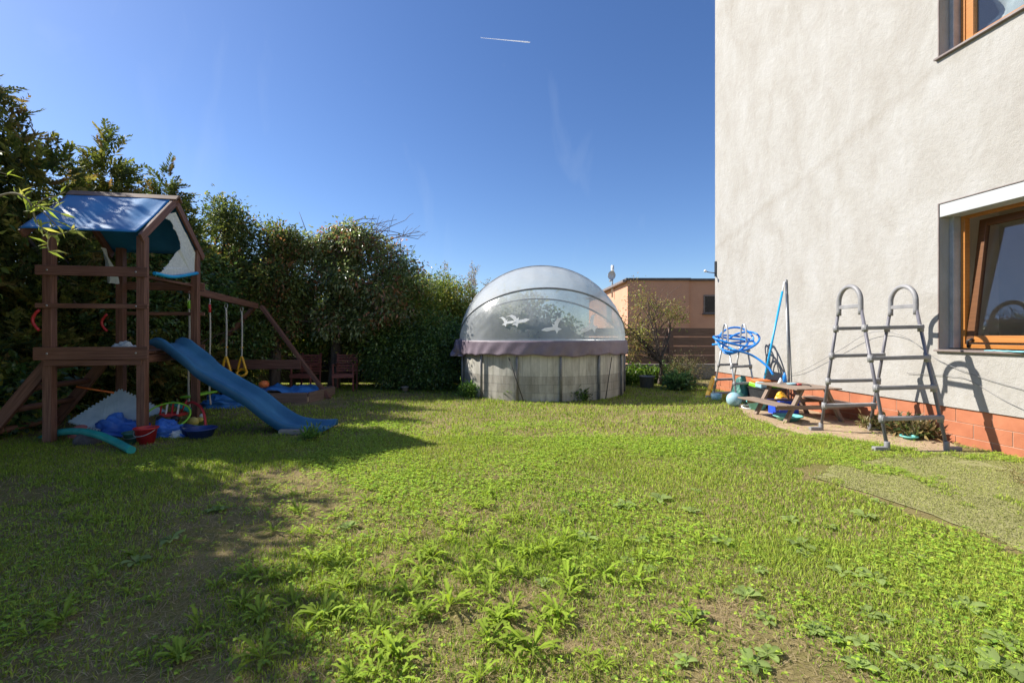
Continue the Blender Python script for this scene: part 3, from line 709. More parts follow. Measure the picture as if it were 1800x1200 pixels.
def conifer(base, h, r, label, lean=0., ncl=1500, extra=(), shell=.45):
    x, y, _ = base; bl = []
    for k in range(9):
        f = k / 8; z = h * (.08 + .86 * f); rr = r * (1 - f) ** .75 * (1.0 + .25 * math.sin(k * 2.4)) + .18
        bl.append((x + lean * f + .25 * rr * math.sin(k * 3.1), y + .25 * rr * math.cos(k * 2.3), z, rr, rr, h * .12))
    bl += list(extra)
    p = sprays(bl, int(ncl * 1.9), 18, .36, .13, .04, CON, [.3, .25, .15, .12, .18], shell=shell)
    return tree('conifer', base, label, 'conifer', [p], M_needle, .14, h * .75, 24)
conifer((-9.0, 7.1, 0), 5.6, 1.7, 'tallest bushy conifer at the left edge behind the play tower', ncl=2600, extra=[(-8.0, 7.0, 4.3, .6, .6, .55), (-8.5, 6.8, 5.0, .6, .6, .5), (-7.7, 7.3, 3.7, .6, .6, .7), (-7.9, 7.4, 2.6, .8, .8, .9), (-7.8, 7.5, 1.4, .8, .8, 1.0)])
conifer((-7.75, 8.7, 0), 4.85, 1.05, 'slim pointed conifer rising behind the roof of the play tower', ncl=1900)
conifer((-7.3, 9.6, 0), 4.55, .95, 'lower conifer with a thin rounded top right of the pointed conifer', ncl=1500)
# dark shrub wall under the conifers and behind the tower
def shrub(name, base, label, cat, blobs, ncl, per, csize, ln, wd, palette, w=None, mat=None, trunkr=.05, trunkh=.5, ntips=10, shell=.55, droop=.3, bark=None):
    return tree(name, base, label, cat, [broad(blobs, ncl, per, csize, ln, wd, palette, w, shell, droop)], mat or M_leaf, trunkr, trunkh, ntips, barkmat=bark)
shrub('laurel_shrub', (-6.9, 8.6, 0), 'dark leafy shrub filling the gap behind the open play tower', 'shrub',
      [(-7.1, 8.8, 1.1, 1.0, .6, 1.1), (-6.8, 9.6, 1.9, .7, .5, .9), (-7.6, 8.2, 1.6, .8, .7, 1.1), (-7.2, 9.2, 2.6, .7, .6, .6), (-6.3, 10.3, 1.0, .7, .4, .9)], 1000, 22, .16, .1, .05, IVY, mat=M_glossleaf)
shrub('ivy_bush', (-7.4, 5.6, 0), 'low leafy bush at the left edge beside the tower ladder', 'bush',
      [(-7.5, 6.3, .6, .7, .8, .65), (-8.3, 7.0, .9, .9, .8, .9), (-7.0, 6.35, .42, .32, .35, .42), (-7.15, 5.95, .25, .3, .3, .25)], 640, 18, .13, .13, .075, [(.03, .06, .022), (.06, .1, .03), (.12, .13, .03), (.04, .07, .05)], mat=M_glossleaf)
VX = tree('vine_tree', (-6.9, 10.9, 0), 'tall rounded tree smothered in dark climbing vine', 'tree',
     [broad([(-7.05, 11, 3.45, .68, .7, .9), (-7.3, 11, 2.0, .9, .8, 1.2), (-6.7, 10.8, 1.4, .8, .8, 1.1), (-6.55, 10.9, 2.6, .5, .6, .6)], 1500, 24, .11, .085, .05, VIN, [.34, .24, .05, .24, .13], shell=.5)], M_leaf, .14, 2.4, 16)
tree('vine_tree', (-5.75, 11, 0), 'narrower vine covered tree with a rounded top and reddish tendrils', 'tree',
     [broad([(-5.8, 11, 3.5, .5, .5, .62), (-5.6, 11, 2.5, .7, .7, .7), (-5.9, 11, 1.5, .8, .8, .9), (-6.2, 10.7, 2.3, .35, .4, .5)], 1000, 24, .1, .085, .048, VIN, [.33, .2, .14, .22, .11], shell=.5)], M_leaf, .12, 2.4, 14)
# plum with bronze leaves and bare twigs
pl = tree('plum_tree', (-4.55, 11.6, 0), 'spreading plum tree with bronze and grey green leaves and bare twigs', 'tree',
     [broad([(-4.65 + a * t * 2.45, 11.5 + b_ * t, 1.8 + .88 * (h_ * math.sin(min(1.0, t * 1.1) * 2.0)), .24 + .2 * (1 - abs(t - .55)), .3, .2 + .14 * (1 - t))
              for a, b_, h_ in ((-.75, -.3, 1.55), (-.4, .3, 2.0), (-.1, -.2, 2.1), (.15, .3, 1.9), (.42, -.3, 2.3), (.25, .1, 2.4), (.62, .2, 2.0), (.86, -.2, 1.45), (.95, .3, .95), (.7, -.5, .6), (-.9, .1, .9), (.25, -.6, 1.1), (-.5, -.4, -.1), (.1, -.5, -.2), (.5, -.4, -.15), (.8, -.3, .1)) for t in (.3, .5, .7, .88, 1.0)], 1750, 18, .12, .105, .05, PLU, [.33, .25, .12, .12, .18], shell=.35, droop=.6)], M_glossleaf, .14, 1.5, 22)
m = MB()
for k in range(26):
    a = Vector((-3.9 + random.uniform(-1.2, .6), 11.4 + random.uniform(-.3, .3), 3.3 + random.uniform(-.2, .5)))
    b = a + Vector((random.uniform(.3, 1.7), random.uniform(-.3, .3), random.uniform(.1, .75)))
    if k % 4 == 0: b = a + Vector((random.uniform(.9, 1.5), 0, random.uniform(-.1, .35)))
    c = a.lerp(b, .5) + Vector((0, 0, random.uniform(.05, .25)))
    pts = catmull([a, c, b], 4); m.tube(pts, [.014 - .0011 * i for i in range(len(pts))], 4, caps=False)
    for q in range(3):
        s = pts[random.randint(3, len(pts) - 1)]; e = s + Vector((random.uniform(-.05, .3), random.uniform(-.1, .1), random.uniform(-.15, .3)))
        m.tube([s, s.lerp(e, .5) + Vector((0, 0, .03)), e], [.006, .005, .003], 3, caps=False)
a = Vector((-5.1, 11.5, 3.7)); m.tube([a, a + Vector((-.15, 0, .4)), a + Vector((-.28, 0, .75))], [.012, .009, .004], 4)
m.build('bare_twigs', M_twig, pl, kind='stuff')
shrub('hedge_bush', (-2.9, 12.1, 0), 'mid height green bush between the plum tree and the pool', 'bush',
      [(-3.1, 12.1, 1.9, .8, .7, .95), (-2.5, 12.2, 1.7, .75, .7, 1.0), (-3.5, 12, 1.2, .8, .7, 1.1), (-2.7, 11.8, .9, .9, .6, .9)], 1150, 22, .14, .075, .04, HED, [.3, .27, .12, .2, .11])
shrub('hedge_bush', (-1.75, 12.9, 0), 'yellowish hedge bush directly left of the pool dome', 'bush',
      [(-1.9, 12.9, 1.95, .6, .6, .95), (-1.3, 13, 1.8, .7, .6, .9), (-1.6, 12.6, 1.1, .9, .6, 1.1), (-2.3, 12.9, 2.4, .35, .4, .6), (-.4, 13.4, 1.7, .8, .6, .8)], 1050, 22, .13, .07, .038, HED, [.2, .3, .26, .1, .14])
shrub('ivy_bush', (-2.4, 11.1, 0), 'low dark glossy bush at the foot of the hedge left of the pool', 'bush',
      [(-3.2, 11.4, .7, .6, .5, .75), (-2.5, 11.3, .75, .75, .5, .8), (-1.75, 11.3, .7, .6, .5, .8), (-2.1, 11.0, .4, .7, .4, .4), (-1.55, 11.5, 1.2, .5, .5, .5)], 1250, 20, .12, .07, .042, IVY, mat=M_glossleaf, shell=.6)
shrub('hedge_bush', (-4.8, 12.0, 0), 'shaded green bush filling the space under the plum tree above the fence', 'bush',
      [(-5.3, 11.9, 1.5, .8, .5, .7), (-4.4, 12.0, 1.6, .8, .5, .6), (-3.6, 11.9, 1.5, .7, .5, .7), (-6.3, 11.8, 1.3, .7, .5, .9), (-6.7, 10.7, .7, .6, .4, .8)], 1000, 20, .15, .1, .05, HED, [.35, .2, .05, .3, .1])
# tall feathery stems above the hedge
tw = E('twiggy_shrub', (-1.5, 13.5, 0), 'tall sparse twiggy shrub showing above the hedge beside the dome', 'shrub')
m = MB(); tips = []
for k in range(16):
    x = random.choice([-2.0, -1.9, -1.25, -1.1, -.9]) + random.uniform(-.25, .25); a = Vector((x * .8 - .3, 13.5, 0)); b = Vector((x, 13.5 + random.uniform(-.2, .2), random.uniform(2.7, 3.35)))
    pts = catmull([a, a.lerp(b, .5) + Vector((.06, 0, 0)), b], 5); m.tube(pts, [.014 - .001 * i for i in range(len(pts))], 4, caps=False)
    for q in range(9):
        s = pts[random.randint(6, len(pts) - 1)]; e = s + Vector((random.uniform(-.16, .16), random.uniform(-.1, .1), random.uniform(.05, .25))); m.tube([s, e], [.005, .003], 3, caps=False); tips += [s, e, s.lerp(e, .5)]
m.build('trunk', M_twig, tw)
tp = np.array([tuple(t) for t in tips]); i = np.repeat(np.arange(len(tp)), 5); n_ = len(i)
V, F, C = leaves_mesh(tp[i] + RNG.normal(size=(n_, 3)) * .035, RNG.normal(size=(n_, 3)) + [0, 0, .4], RNG.normal(size=(n_, 3)), np.full(n_, .05), np.full(n_, .022), pal([(.16, .13, .07), (.2, .13, .1), (.12, .13, .06)], n_))
npmesh('crown', V, F, C, M_leaf, parent=tw, kind='stuff')
# shrub between the pool and the neighbour house
sj = shrub('autumn_shrub', (3.95, 12.2, 0), 'yellowing sparse shrub between the pool and the brown fence', 'shrub',
      [(3.5, 12.3, 1.65, .45, .5, .7), (3.35, 12.3, 1.0, .45, .5, .5), (4.1, 12.3, 1.95, .45, .4, .35), (3.45, 12.3, 2.35, .25, .3, .5), (4.4, 12.3, 1.9, .3, .3, .25), (3.0, 12.4, 1.4, .3, .3, .5)], 230, 14, .12, .06, .032, YEL, trunkr=.05, trunkh=.7, ntips=24, shell=.3)
m = MB()
for k in range(40):
    a = Vector((3.6 + random.uniform(-.3, .6), 12.3, 1.3 + random.random() * .8)); b = a + Vector((random.uniform(-.3, .7), random.uniform(-.2, .2), random.uniform(.3, .7)))
    m.tube([a, a.lerp(b, .5) + Vector((0, 0, .05)), b], [.008, .006, .003], 4, caps=False)
m.build('bare_twigs', M_twig, sj, kind='stuff')
shrub('weedy_shrub', (4.5, 11.7, 0), 'dry wispy weed bush at the corner of the house', 'shrub',
      [(4.5, 11.6, .4, .35, .4, .35), (4.2, 11.9, .5, .2, .3, .4), (4.8, 11.9, .45, .3, .3, .35)], 190, 12, .1, .075, .014, [(.08, .075, .04), (.06, .065, .028), (.11, .095, .055), (.13, .11, .08)], trunkr=.015, trunkh=.25, ntips=40, shell=.2, droop=-.3, bark=M_twig)
shrub('dark_weed', (4.05, 11.1, 0), 'low dark green leafy weed in front of the dry weed bush', 'plant',
      [(4.05, 11.1, .14, .3, .25, .15)], 70, 12, .08, .14, .05, [(.03, .06, .03), (.045, .085, .035)], trunkr=.012, trunkh=.15, ntips=12, shell=.2, droop=-.3)
shrub('nettle_patch', (3.5, 12.9, 0), 'bright green ground plants along the fence base behind the grey bucket', 'plant',
      [(3.1, 12.6, .14, .5, .4, .18), (4.0, 12.8, .16, .6, .4, .2), (4.6, 12.6, .14, .4, .4, .16)], 260, 14, .1, .1, .06, [(.05, .085, .018), (.065, .105, .022), (.035, .065, .02)], trunkr=.012, trunkh=.15, ntips=12, shell=.2, droop=0)

def backhedge(name, label, bl, ncl):
    (V, F, C), _c = broad(bl, ncl, 16, .2, .17, .1, [(.05, .075, .025), (.075, .1, .03), (.035, .055, .02), (.1, .11, .04)], None, .5)
    return npmesh(name, V, F, C, M_leaf, kind='stuff', origin=(0, 14, 0))
backhedge('background_hedge', '', [(-15 + 1.5 * k, 14.6 + .3 * math.sin(k * 2), 1.2, 1.1, .7, 1.5 + .3 * math.sin(k * 1.7)) for k in range(11)] + [(-.2 + .5 * k, 15.6, .9, .5, .6, 1.1 - .06 * k) for k in range(5)], 3300)
# trees outside the frame that throw the long shade across the left of the lawn
def shade_tree(base, h, r, label, ncl, bl):
    tree('garden_tree', base, label, 'tree', [broad(bl, ncl, 20, .2, .13, .075, HED, None, .45)], M_leaf, .16, h * .5, 24)
shade_tree((-7.7, 4.6, 0), 4.4, 1.6, 'broad leafy garden tree beyond the left edge throwing shade on the lawn', 1300,
           [(-7.7, 4.5, 3.1, 1.2, .9, 1.1), (-7.3, 4.0, 2.3, 1.1, .9, 1.1), (-7.7, 5.2, 2.4, 1.0, .9, 1.3), (-7.5, 4.4, 4.0, .8, .7, .5)])
shade_tree((-6.1, 2.7, 0), 4.4, 1.6, 'second leafy garden tree standing nearer on the left outside the view', 1200,
           [(-6.5, 3.0, 2.9, .85, .8, .85), (-6.1, 2.6, 2.2, .85, .8, .9), (-6.6, 3.1, 3.7, .75, .7, .5), (-6.3, 1.9, 2.3, .85, .8, .95)])

# ---- corkscrew willow whose branch hangs into the view
wl = E('corkscrew_willow', (-5.4, 2.75, 0), 'twisting willow branch with yellow green leaves hanging in from the left edge', 'tree')
m = MB(); m.tube(catmull([(-5.4, 2.75, 0), (-5.3, 2.8, 1.2), (-5.35, 2.85, 2.2), (-5.2, 2.9, 2.9)], 5), .05, 8)
br = [Vector((-5.2, 2.9, 2.9)), Vector((-4.4, 3.0, 2.7))] + [P(x, y, 3.0) for x, y in [(-80, 352), (-20, 349), (18, 340), (40, 345), (55, 360), (62, 385), (75, 402), (88, 412), (112, 410), (130, 402)]]
bpts = catmull(br, 5); m.tube(bpts, [.03 if i < 8 else max(.0035, .012 - .0002 * i) for i in range(len(bpts))], 6)
tw2 = [[P(58, 366, 3.0), P(78, 350, 2.98), P(98, 345, 2.97), P(114, 338, 2.96)], [P(88, 412, 3.0), P(84, 428, 3.0), P(86, 440, 2.99)], [P(60, 362, 3.), P(85, 366, 3.), P(105, 374, 3.0)],
       [P(-90, 235, 2.9), P(-20, 262, 2.9), P(8, 268, 2.9)], [P(-90, 310, 2.9), P(-20, 300, 2.9), P(10, 306, 2.9)], [P(55, 360, 3), P(75, 372, 3), P(98, 395, 3.0)]]
for t in tw2: m.tube(catmull(t, 5), .0035, 5)
m.tube(catmull([(-5.2, 2.9, 2.9), (-4.6, 2.9, 2.75), P(-90, 235, 2.9)], 5), .012, 6); m.tube(catmull([(-5.2, 2.9, 2.8), (-4.5, 2.9, 2.5), P(-90, 310, 2.9)], 5), .01, 6)
m.build('branch', pmat('willow_bark', (.2, .17, .09), (.27, .23, .13), rough=.8), wl)
sp = [p for p in bpts[14:]] + [q for t in tw2 for q in catmull(t, 3)]
sp = [s for s in sp if s.x > -4.2]
tp = np.array([tuple(s) for s in sp]); i = np.repeat(np.arange(len(tp)), 2); n_ = len(i); k = RNG.random(n_) < .42; i = i[k]; n_ = len(i)
V, F, C = leaves_mesh(tp[i] + RNG.normal(size=(n_, 3)) * .004, RNG.normal(size=(n_, 3)) + [.5, 0, -.1], RNG.normal(size=(n_, 3)) * .5 + [0, -1, .6], RNG.uniform(.05, .11, n_), RNG.uniform(.014, .022, n_), pal([(.13, .165, .04), (.17, .19, .06), (.1, .13, .035)], n_))
npmesh('foliage', V, F, C, M_leaf, parent=wl, kind='stuff')

# ================================================================== PLAYGROUND
U = Vector((.983, .185, 0)); Vv = Vector((-.167, .986, 0)).normalized(); FL = Vector((-5.80, 5.71, 0)); WU, WV = 1.03, 1.32
def T(a, b, z): return FL + U * a + Vv * b + Vector((0, 0, z))
pt = E('play_tower', tuple(T(.5, .66, 0)), 'brown wooden play tower with blue tarp roof, ladder and swing beam', 'playground')
pw = .098
for a, b, h in ((0, 0, 2.62), (WU, 0, 2.62), (0, WV, 2.68), (WU, WV, 2.68)):
    m = MB(); m.hexa([T(a + x * pw / 2, b + y * pw / 2, z) for z in (-.02, h) for x in (-1, 1) for y in (-1, 1)]); m.build('post', M_wood, pt, bevel=.006)
def railu(name, b, z, h, a0=-.1, a1=WU + .1, th=.035, mat=M_wood):
    m = MB(); m.beam(T(a0, b, z), T(a1, b, z), th, h); return m.build(name, mat, pt, bevel=.005)
fo = -(pw / 2 + .02)
r1 = railu('rail', fo, 2.15, .125); railu('rail', fo, 1.71, .06); railu('fascia_board', fo, 1.115, .16, -.12); railu('bearer', fo + .02, .995, .07, -.02, WU + .02)
railu('rail', WV - fo, 2.11, .125); railu('rail', WV - fo, 1.68, .055); railu('fascia_board', WV - fo, 1.115, .16)
for a, z, h in ((WU - .08, 2.12, .035), (0 - fo - .12, 1.05, .1), (WU - .02, 1.03, .1)):
    m = MB(); m.beam(T(a, pw / 2 + .003, z), T(a, WV - pw / 2 - .003, z), .13 if h < .05 else .04, h); m.build('side_rail', M_wood, pt, bevel=.005)
for k in range(9):
    b = .1 + k * .14
    m = MB(); m.beam(T(.03, b, 1.115), T(WU - .03, b, 1.115), .125, .028); m.build('floor_plank', M_wood, pt, bevel=.003)
for a in (0.03, WU - .03):
    for z in (2.15, 1.115, 1.71):
        m = MB(); m.lathe(T(a, fo - .018, z), [(.012, -.004), (.012, .004), (.001, .005)], 8, Matrix.Rotation(math.radians(90), 3, 'X')); m.build('bolt', M_steel, pt)
# roof
ez, rz = 2.58, 3.27; ov = .13; a0, a1 = -.2, WU + .05; bm = WV / 2
for a in (a0, a1):
    for sgn in (-1, 1):
        e = T(a, bm + sgn * (bm + ov), ez); ap = T(a, bm + sgn * .0, rz)
        m = MB(); m.beam(e, ap, .035, .1, up=tuple(Vv.cross(Vector((0, 0, 1))) * 0 + Vector((0, 0, 1)))); m.build('rafter', M_wood, pt, bevel=.004)
for sgn in (-1, 1):
    f = Vector((0, 0, 0)); p = T(a0 - .02, bm + sgn * .045, rz + .035); q = T(a1 + .05, bm + sgn * .045, rz + .035)
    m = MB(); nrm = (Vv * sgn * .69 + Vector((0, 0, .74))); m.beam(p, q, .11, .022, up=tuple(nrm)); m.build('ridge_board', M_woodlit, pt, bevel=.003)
def roofsheet(sgn):
    rows = []
    for i in range(31):
        a = a0 - .01 + (a1 - a0 - .02) * i / 30; r = []
        for j in range(13):
            t = j / 12; b = bm + sgn * ((bm + ov + .02) * t + .012); z = rz + .062 - (rz - ez) * t
            sag = .018 * math.sin(math.pi * t) * (1 + math.sin(i * .5)) + .008 * noise.noise(Vector((a * 7, t * 4, sgn)))
            r.append(T(a, b, z - sag * .9))
        rows.append(r)
    m = MB(); m.grid(rows, flip=(sgn > 0)); o = m.build('roof_tarp', M_rooftarp, pt)
    s = o.modifiers.new('thick', 'SOLIDIFY'); s.thickness = .003
roofsheet(-1); roofsheet(1)
# torn pale net in the far half of the gable and its rag on the other side
pts2 = [(.7, 3.12), (.98, 2.86), (1.27, 2.58), (1.26, 2.31), (.75, 2.21), (.2, 2.16), (.42, 2.27), (.62, 2.42), (.8, 2.6), (.78, 2.72), (.66, 2.88), (.6, 2.97), (.47, 2.97), (.5, 3.02)]
m = MB(); ring = []
for i, (b, z) in enumerate(pts2):
    b2, z2 = pts2[(i + 1) % len(pts2)]
    for k in range(6):
        t = k / 6; j = .012 if i > 4 else 0
        ring.append(T(WU + .025 + .02 * math.sin(b * 9), b + (b2 - b) * t + random.uniform(-j, j), z + (z2 - z) * t + random.uniform(-j, j)))
m.prism(ring, U * .006); m.build('torn_net', M_net, pt)
rows = [[T(-.03 + .05 * math.sin(j * 1.3 + i * .4) + .02 * i / 9, .93 + .035 * j + .02 * i, 2.62 - .062 * i - .01 * (j % 2)) for j in range(5)] for i in range(9)]
m = MB(); m.grid(rows); m.build('torn_net', M_net, pt)
# red grab handles
for b, x in ((-.02, -.075), (WV - .1, -.11)):
    arc = [T(x - .07 * math.sin(math.pi * k / 10), b - .03, 1.40 + .26 * k / 10) for k in range(11)]
    m = MB(); m.tube(arc, [.016 + .002 * (k % 2) for k in range(11)], 8); m.build('grab_handle', M_red, pt)
# ladder on the left side
for b in (.14, WV - .14):
    m = MB(); m.beam(T(-.04, b, 1.08), T(-.82, b - .03, -.02), .06, .14); m.build('ladder_stringer', M_wood, pt, bevel=.006)
for k in range(4):
    f = (k + .5) / 4; a = -.04 - .78 * f; z = 1.08 - 1.1 * f
    m = MB(); m.tube([T(a, .172, z), T(a, WV - .172, z)], .04, 10); m.build('rung', M_wood, pt)
# slide
prof = [(-.08, 1.27), (.0, 1.3), (.1, 1.27), (.19, 1.205), (.42, 1.03), (.57, .89), (.91, .69), (1.23, .51), (1.5, .30), (1.72, .165), (1.9, .118), (2.1, .102), (2.3, .108)]
pp = catmull([Vector((s, 0, z)) for s, z in prof], 5); y0, y1 = 6.22, 6.72; rows = []
cross = [(-.012, -.13), (-.018, -.02), (-.012, .0), (.012, .004), (.03, -.012), (.048, -.08), (.075, -.104), (.25, -.11)]
cs = [(y, z) for y, z in cross] + [(.5 - y, z) for y, z in reversed(cross[:-1])]
for i, p in enumerate(pp):
    lip = 1.0 if i > 6 else .45 + .55 * i / 6
    if i == len(pp) - 1: lip = .6
    rows.append([Vector((-4.86 + p.x, y0 + y - .02 * p.x, max(.012, p.z + (z * lip if z < 0 else z)))) for y, z in cs])
m = MB(); m.grid(rows, flip=True)
sl = m.build('slide', M_slide, pt); sd = sl.modifiers.new('thick', 'SOLIDIFY'); sd.thickness = .008; sd.offset = -1
# swing beam and A-frame
BA, BB = Vector((-5.23, 7.3, 2.08)), Vector((-5.55, 9.9, 1.97))
m = MB(); m.beam(BA, BB, .07, .12); m.build('swing_beam', M_wood, pt, bevel=.006)
ft1 = Vector((-3.86, 9.62, 0)); ft2 = Vector((-7.15, 9.55, 0))
for f in (ft1, ft2):
    m = MB(); m.beam(f, BB + Vector((.07 if f is ft1 else -.07, .05, .0)), .07, .1, up=(0, 1, 0)); m.build('swing_leg', M_wood, pt, bevel=.006)
m = MB(); zc = .72; pA = ft2.lerp(BB, zc / 1.97); pB = ft1.lerp(BB, zc / 1.97)
m.beam(pA + Vector((0, -.07, 0)), pB + Vector((0, -.07, 0)), .03, .2); m.build('cross_brace', M_wood, pt, bevel=.005)

def onbeam(t, dz=-.07): return BA.lerp(BB, t) + Vector((0, 0, dz))
# swing with a lime seat
s1 = E('swing', tuple(onbeam(.14)), 'swing with flat lime green seat on two grey ropes', 'swing')
for t in (.03, .27):
    p = onbeam(t)
    m = MB(); m.tube([p + Vector((0, 0, .06)), p + Vector((.01, 0, -.06)), p + Vector((0, .0, -.09))], .009, 6); m.build('hook', M_steel, s1)
    m = MB(); pts = catmull([p + Vector((0, 0, -.08)), p + Vector((.012, 0, -.6)), p + Vector((-.005, 0, -1.2)), p + Vector((0, 0, -1.66)), p + Vector((.02, 0, -1.86))], 6); m.tube(pts, .014, 7); m.build('rope', M_rope, s1)
    m = MB(); m.tube([p + Vector((0, 0, -.1)), p + Vector((.004, 0, -.24))], .021, 8); m.build('sleeve', M_red if t > .1 else M_green, s1)
pa, pb = onbeam(.03), onbeam(.27); m = MB(); dd = (pb - pa).normalized()
m.beam(pa - dd * .12 + Vector((0, 0, -1.66)), pb + dd * .12 + Vector((0, 0, -1.64)), .15, .03); m.build('seat', M_green, s1, bevel=.012)
# trapeze rings
s2 = E('trapeze_rings', tuple(onbeam(.62)), 'pair of yellow plastic trapeze handles hanging on grey ropes behind the slide', 'swing')
for t, L in ((.49, 1.1), (.73, 1.1)):
    p = onbeam(t)
    m = MB(); rr = [p + Vector((.028 * math.sin(2 * math.pi * k / 12), 0, -.02 - .05 * (1 - math.cos(2 * math.pi * k / 12)))) for k in range(12)]; m.tube(rr, .007, 6, closed=True); m.build('hook', M_steel, s2)
    m = MB(); m.tube(catmull([p + Vector((0, 0, -.1)), p + Vector((.01, 0, -.5)), p + Vector((0, 0, -L))], 6), .016, 7); m.build('rope', M_rope, s2)
    m = MB(); q = p + Vector((0, 0, -L)); m.tube([q + Vector((-.03, 0, .26)), q + Vector((.03, 0, .26))], .014, 6); m.build('clip', M_yellow, s2)
    h = MB(); w = .085
    h.tube(catmull([q + Vector((0, 0, .08)), q + Vector((-.03, 0, 0)), q + Vector((-w, 0, -.2))], 5), .023, 8)
    h.tube(catmull([q + Vector((0, 0, .08)), q + Vector((.03, 0, 0)), q + Vector((w, 0, -.2))], 5), .023, 8)
    hd = h.build('handle', M_yellow, s2)
    g = MB(); cyc = [q + Vector((.095 * math.cos(2 * math.pi * k / 20), .04 * math.sin(2 * math.pi * k / 20), -.25 + .065 * math.sin(2 * math.pi * k / 20))) for k in range(20)]
    g.tube(cyc, .026, 8, closed=True); g.build('ring', M_yellow, hd)
# foam tube tied in the gable
m = MB(); m.tube(catmull([T(.05, WV - .25, 2.28), T(.55, WV - .45, 2.2), T(WU - .02, .12, 2.1)], 8), .024, 10)
m.build('foam_tube', M_hose, label='blue foam tube slung under the tower roof above the front rail', cat='foam tube')
m = MB(); m.tube(catmull([T(WU + .08, .1, 2.16), T(WU + .09, .55, 2.17), T(WU + .07, WV - .1, 2.31)], 8), .024, 10)
m.build('foam_tube', M_pole, label='blue foam tube across the open gable below the torn net', cat='foam tube')

def lump(name, c, size, mat, seed, label, cat, nu=34, nv=56, amp=.3, parent=None, freq=2.6, group=None):
    """a crumpled sheet: a squashed dome folded by ridged noise"""
    rows = []; c = Vector(c)
    for i in range(nu + 1):
        a = math.pi / 2 * i / nu; r = []
        for j in range(nv):
            b = 2 * math.pi * j / nv; d = Vector((math.cos(b) * math.cos(a), math.sin(b) * math.cos(a), math.sin(a)))
            q = d * 1.7 + Vector((seed * 3.1, seed, 0)); q2 = Vector((q.x, q.y, q.z * 1.6)) + noise.noise_vector(q * 1.3) * .5
            k = 1 + amp * (.9 * noise.noise(d * 1.4 + Vector((seed, 0, 0))) + .5 * (noise.ridged_multi_fractal(q2, 1.0, 2.2, 3, 1.0, 1.6) - .9))
            r.append(Vector((c.x + d.x * size[0] * k, c.y + d.y * size[1] * k, c.z + max(.004, d.z * size[2] * k))))
        rows.append(r)
    m = MB(); m.grid(rows, closed_v=True, flip=True)
    return m.build(name, mat, parent, label, cat, group)
# crumpled white rag on the tower floor
lump('rag', T(.6, .35, 1.13), (.16, .1, .1), M_net, 4, 'crumpled white rag lying on the tower platform', 'rag', amp=.6)

# ---- junk under and beside the tower
# jagged foam puzzle mat leaning
ctr = T(.55, .42, 0)
def puzzle():
    A, B, Cc, D = P(132, 738, 6.2), P(196, 690, 6.55), P(262, 722, 6.35), P(170, 752, 5.95)
    A, B, Cc, D = Vector((-5.88, 6.05, .19)), Vector((-5.55, 6.45, .56)), Vector((-4.95, 6.5, .25)), Vector((-5.4, 5.95, .1))
    out = []
    for p, q in ((A, B), (B, Cc), (Cc, D), (D, A)):
        k = int((q - p).length / .045); nn = Vector((0, 0, 1)).cross(q - p).normalized()
        cen = (A + B + Cc + D) / 4
        for i in range(k):
            for s_, o_ in ((.0, 0), (.3, 0), (.35, 1), (.75, 1), (.8, 0)):
                t = (i + s_) / k; x = p.lerp(q, t); d = (x - cen).normalized(); out.append(x + d * (.024 * o_))
    return out
m = MB(); m.prism(puzzle(), Vector((.006, -.012, .012))); m.build('puzzle_mat', M_foam, label='grey blue foam puzzle mat with toothed edge leaning under the tower', cat='play mat')
lump('blue_sheet', T(.6, .22, 0), (.36, .2, .24), M_bag, 1, 'crumpled royal blue plastic sheet under the tower front', 'sheet', amp=.5)
lump('blue_sheet', T(1.28, .1, 0), (.24, .16, .2), M_bag, 9, 'smaller crumpled blue sheet right of the front tower post', 'sheet', amp=.55)
lump('faded_cushion', T(.2, .28, .0), (.22, .14, .17), M_pink, 3, 'faded red cushion lying behind the teal foam roll', 'cushion', amp=.15)
g0 = [G(60, 778, .05), T(-.1, -.02, .2), T(.22, -.17, .22), T(.5, -.22, .17), G(190, 785, .09), G(230, 795, .05)]
m = MB(); m.tube(catmull([P(70, 772, 6.0), P(104, 760, 5.82), P(140, 758, 5.62), P(172, 764, 5.5), P(202, 776, 5.42), G(231, 791, .05)], 7), .043, 14)
m.build('foam_roll', M_teal, label='long bent teal foam roll across the front of the tower', cat='foam roll')
m = MB(); m.ball((-5.22, 5.62, .05), (.15, .12, .12), 14, 18)
for i, v in enumerate(m.v):
    q = Vector(v); d = noise.noise(q * 6) * .02; m.v[i] = (q.x + d, q.y + d, q.z + d)
m.build('boulder', M_stone, label='dark round stone on the ground beneath the teal foam roll', cat='stone')
def bucket(name, c, r0, r1, h, mat, label, cat, R=None, handle=None, rim=.012, group=None):
    root = E(name, tuple(c), label, cat, group); R = R or Matrix.Identity(3)
    m = MB(); m.lathe(c, [(.001, .0), (r0, .0), (r1, h), (r1 + rim, h), (r1 + rim, h - .015), (r1 + rim * .2, h - .016)], 22, R); 
    m.lathe(c, [(r1 - .006, h), (r0 - .006, .008), (.001, .008)], 22, R); m.build('tub', mat, root)
    if handle is not None:
        m = MB(); m.tube([Vector(c) + R @ Vector((r1 * math.cos(math.pi * k / 12), handle * math.sin(math.pi * k / 12), h - .02 - .35 * h * math.sin(math.pi * k / 12))) for k in range(13)], .005, 6); m.build('handle', M_steel, root)
    return root
bucket('red_bucket', G(243, 783) + Vector((0, .12, .0)), .085, .12, .2, M_red, 'dark red toy bucket leaning against the front tower post', 'bucket', handle=-.13)
bucket('green_bucket', G(212, 785) + Vector((0, .2, 0)), .09, .115, .14, M_darkgreen, 'dark green toy bucket half hidden behind the teal foam roll', 'bucket', handle=-.1)
bucket('blue_basin', G(344, 772) + Vector((0, .1, 0)), .12, .175, .13, M_navy, 'navy blue basin on the grass right of the tower post', 'basin')
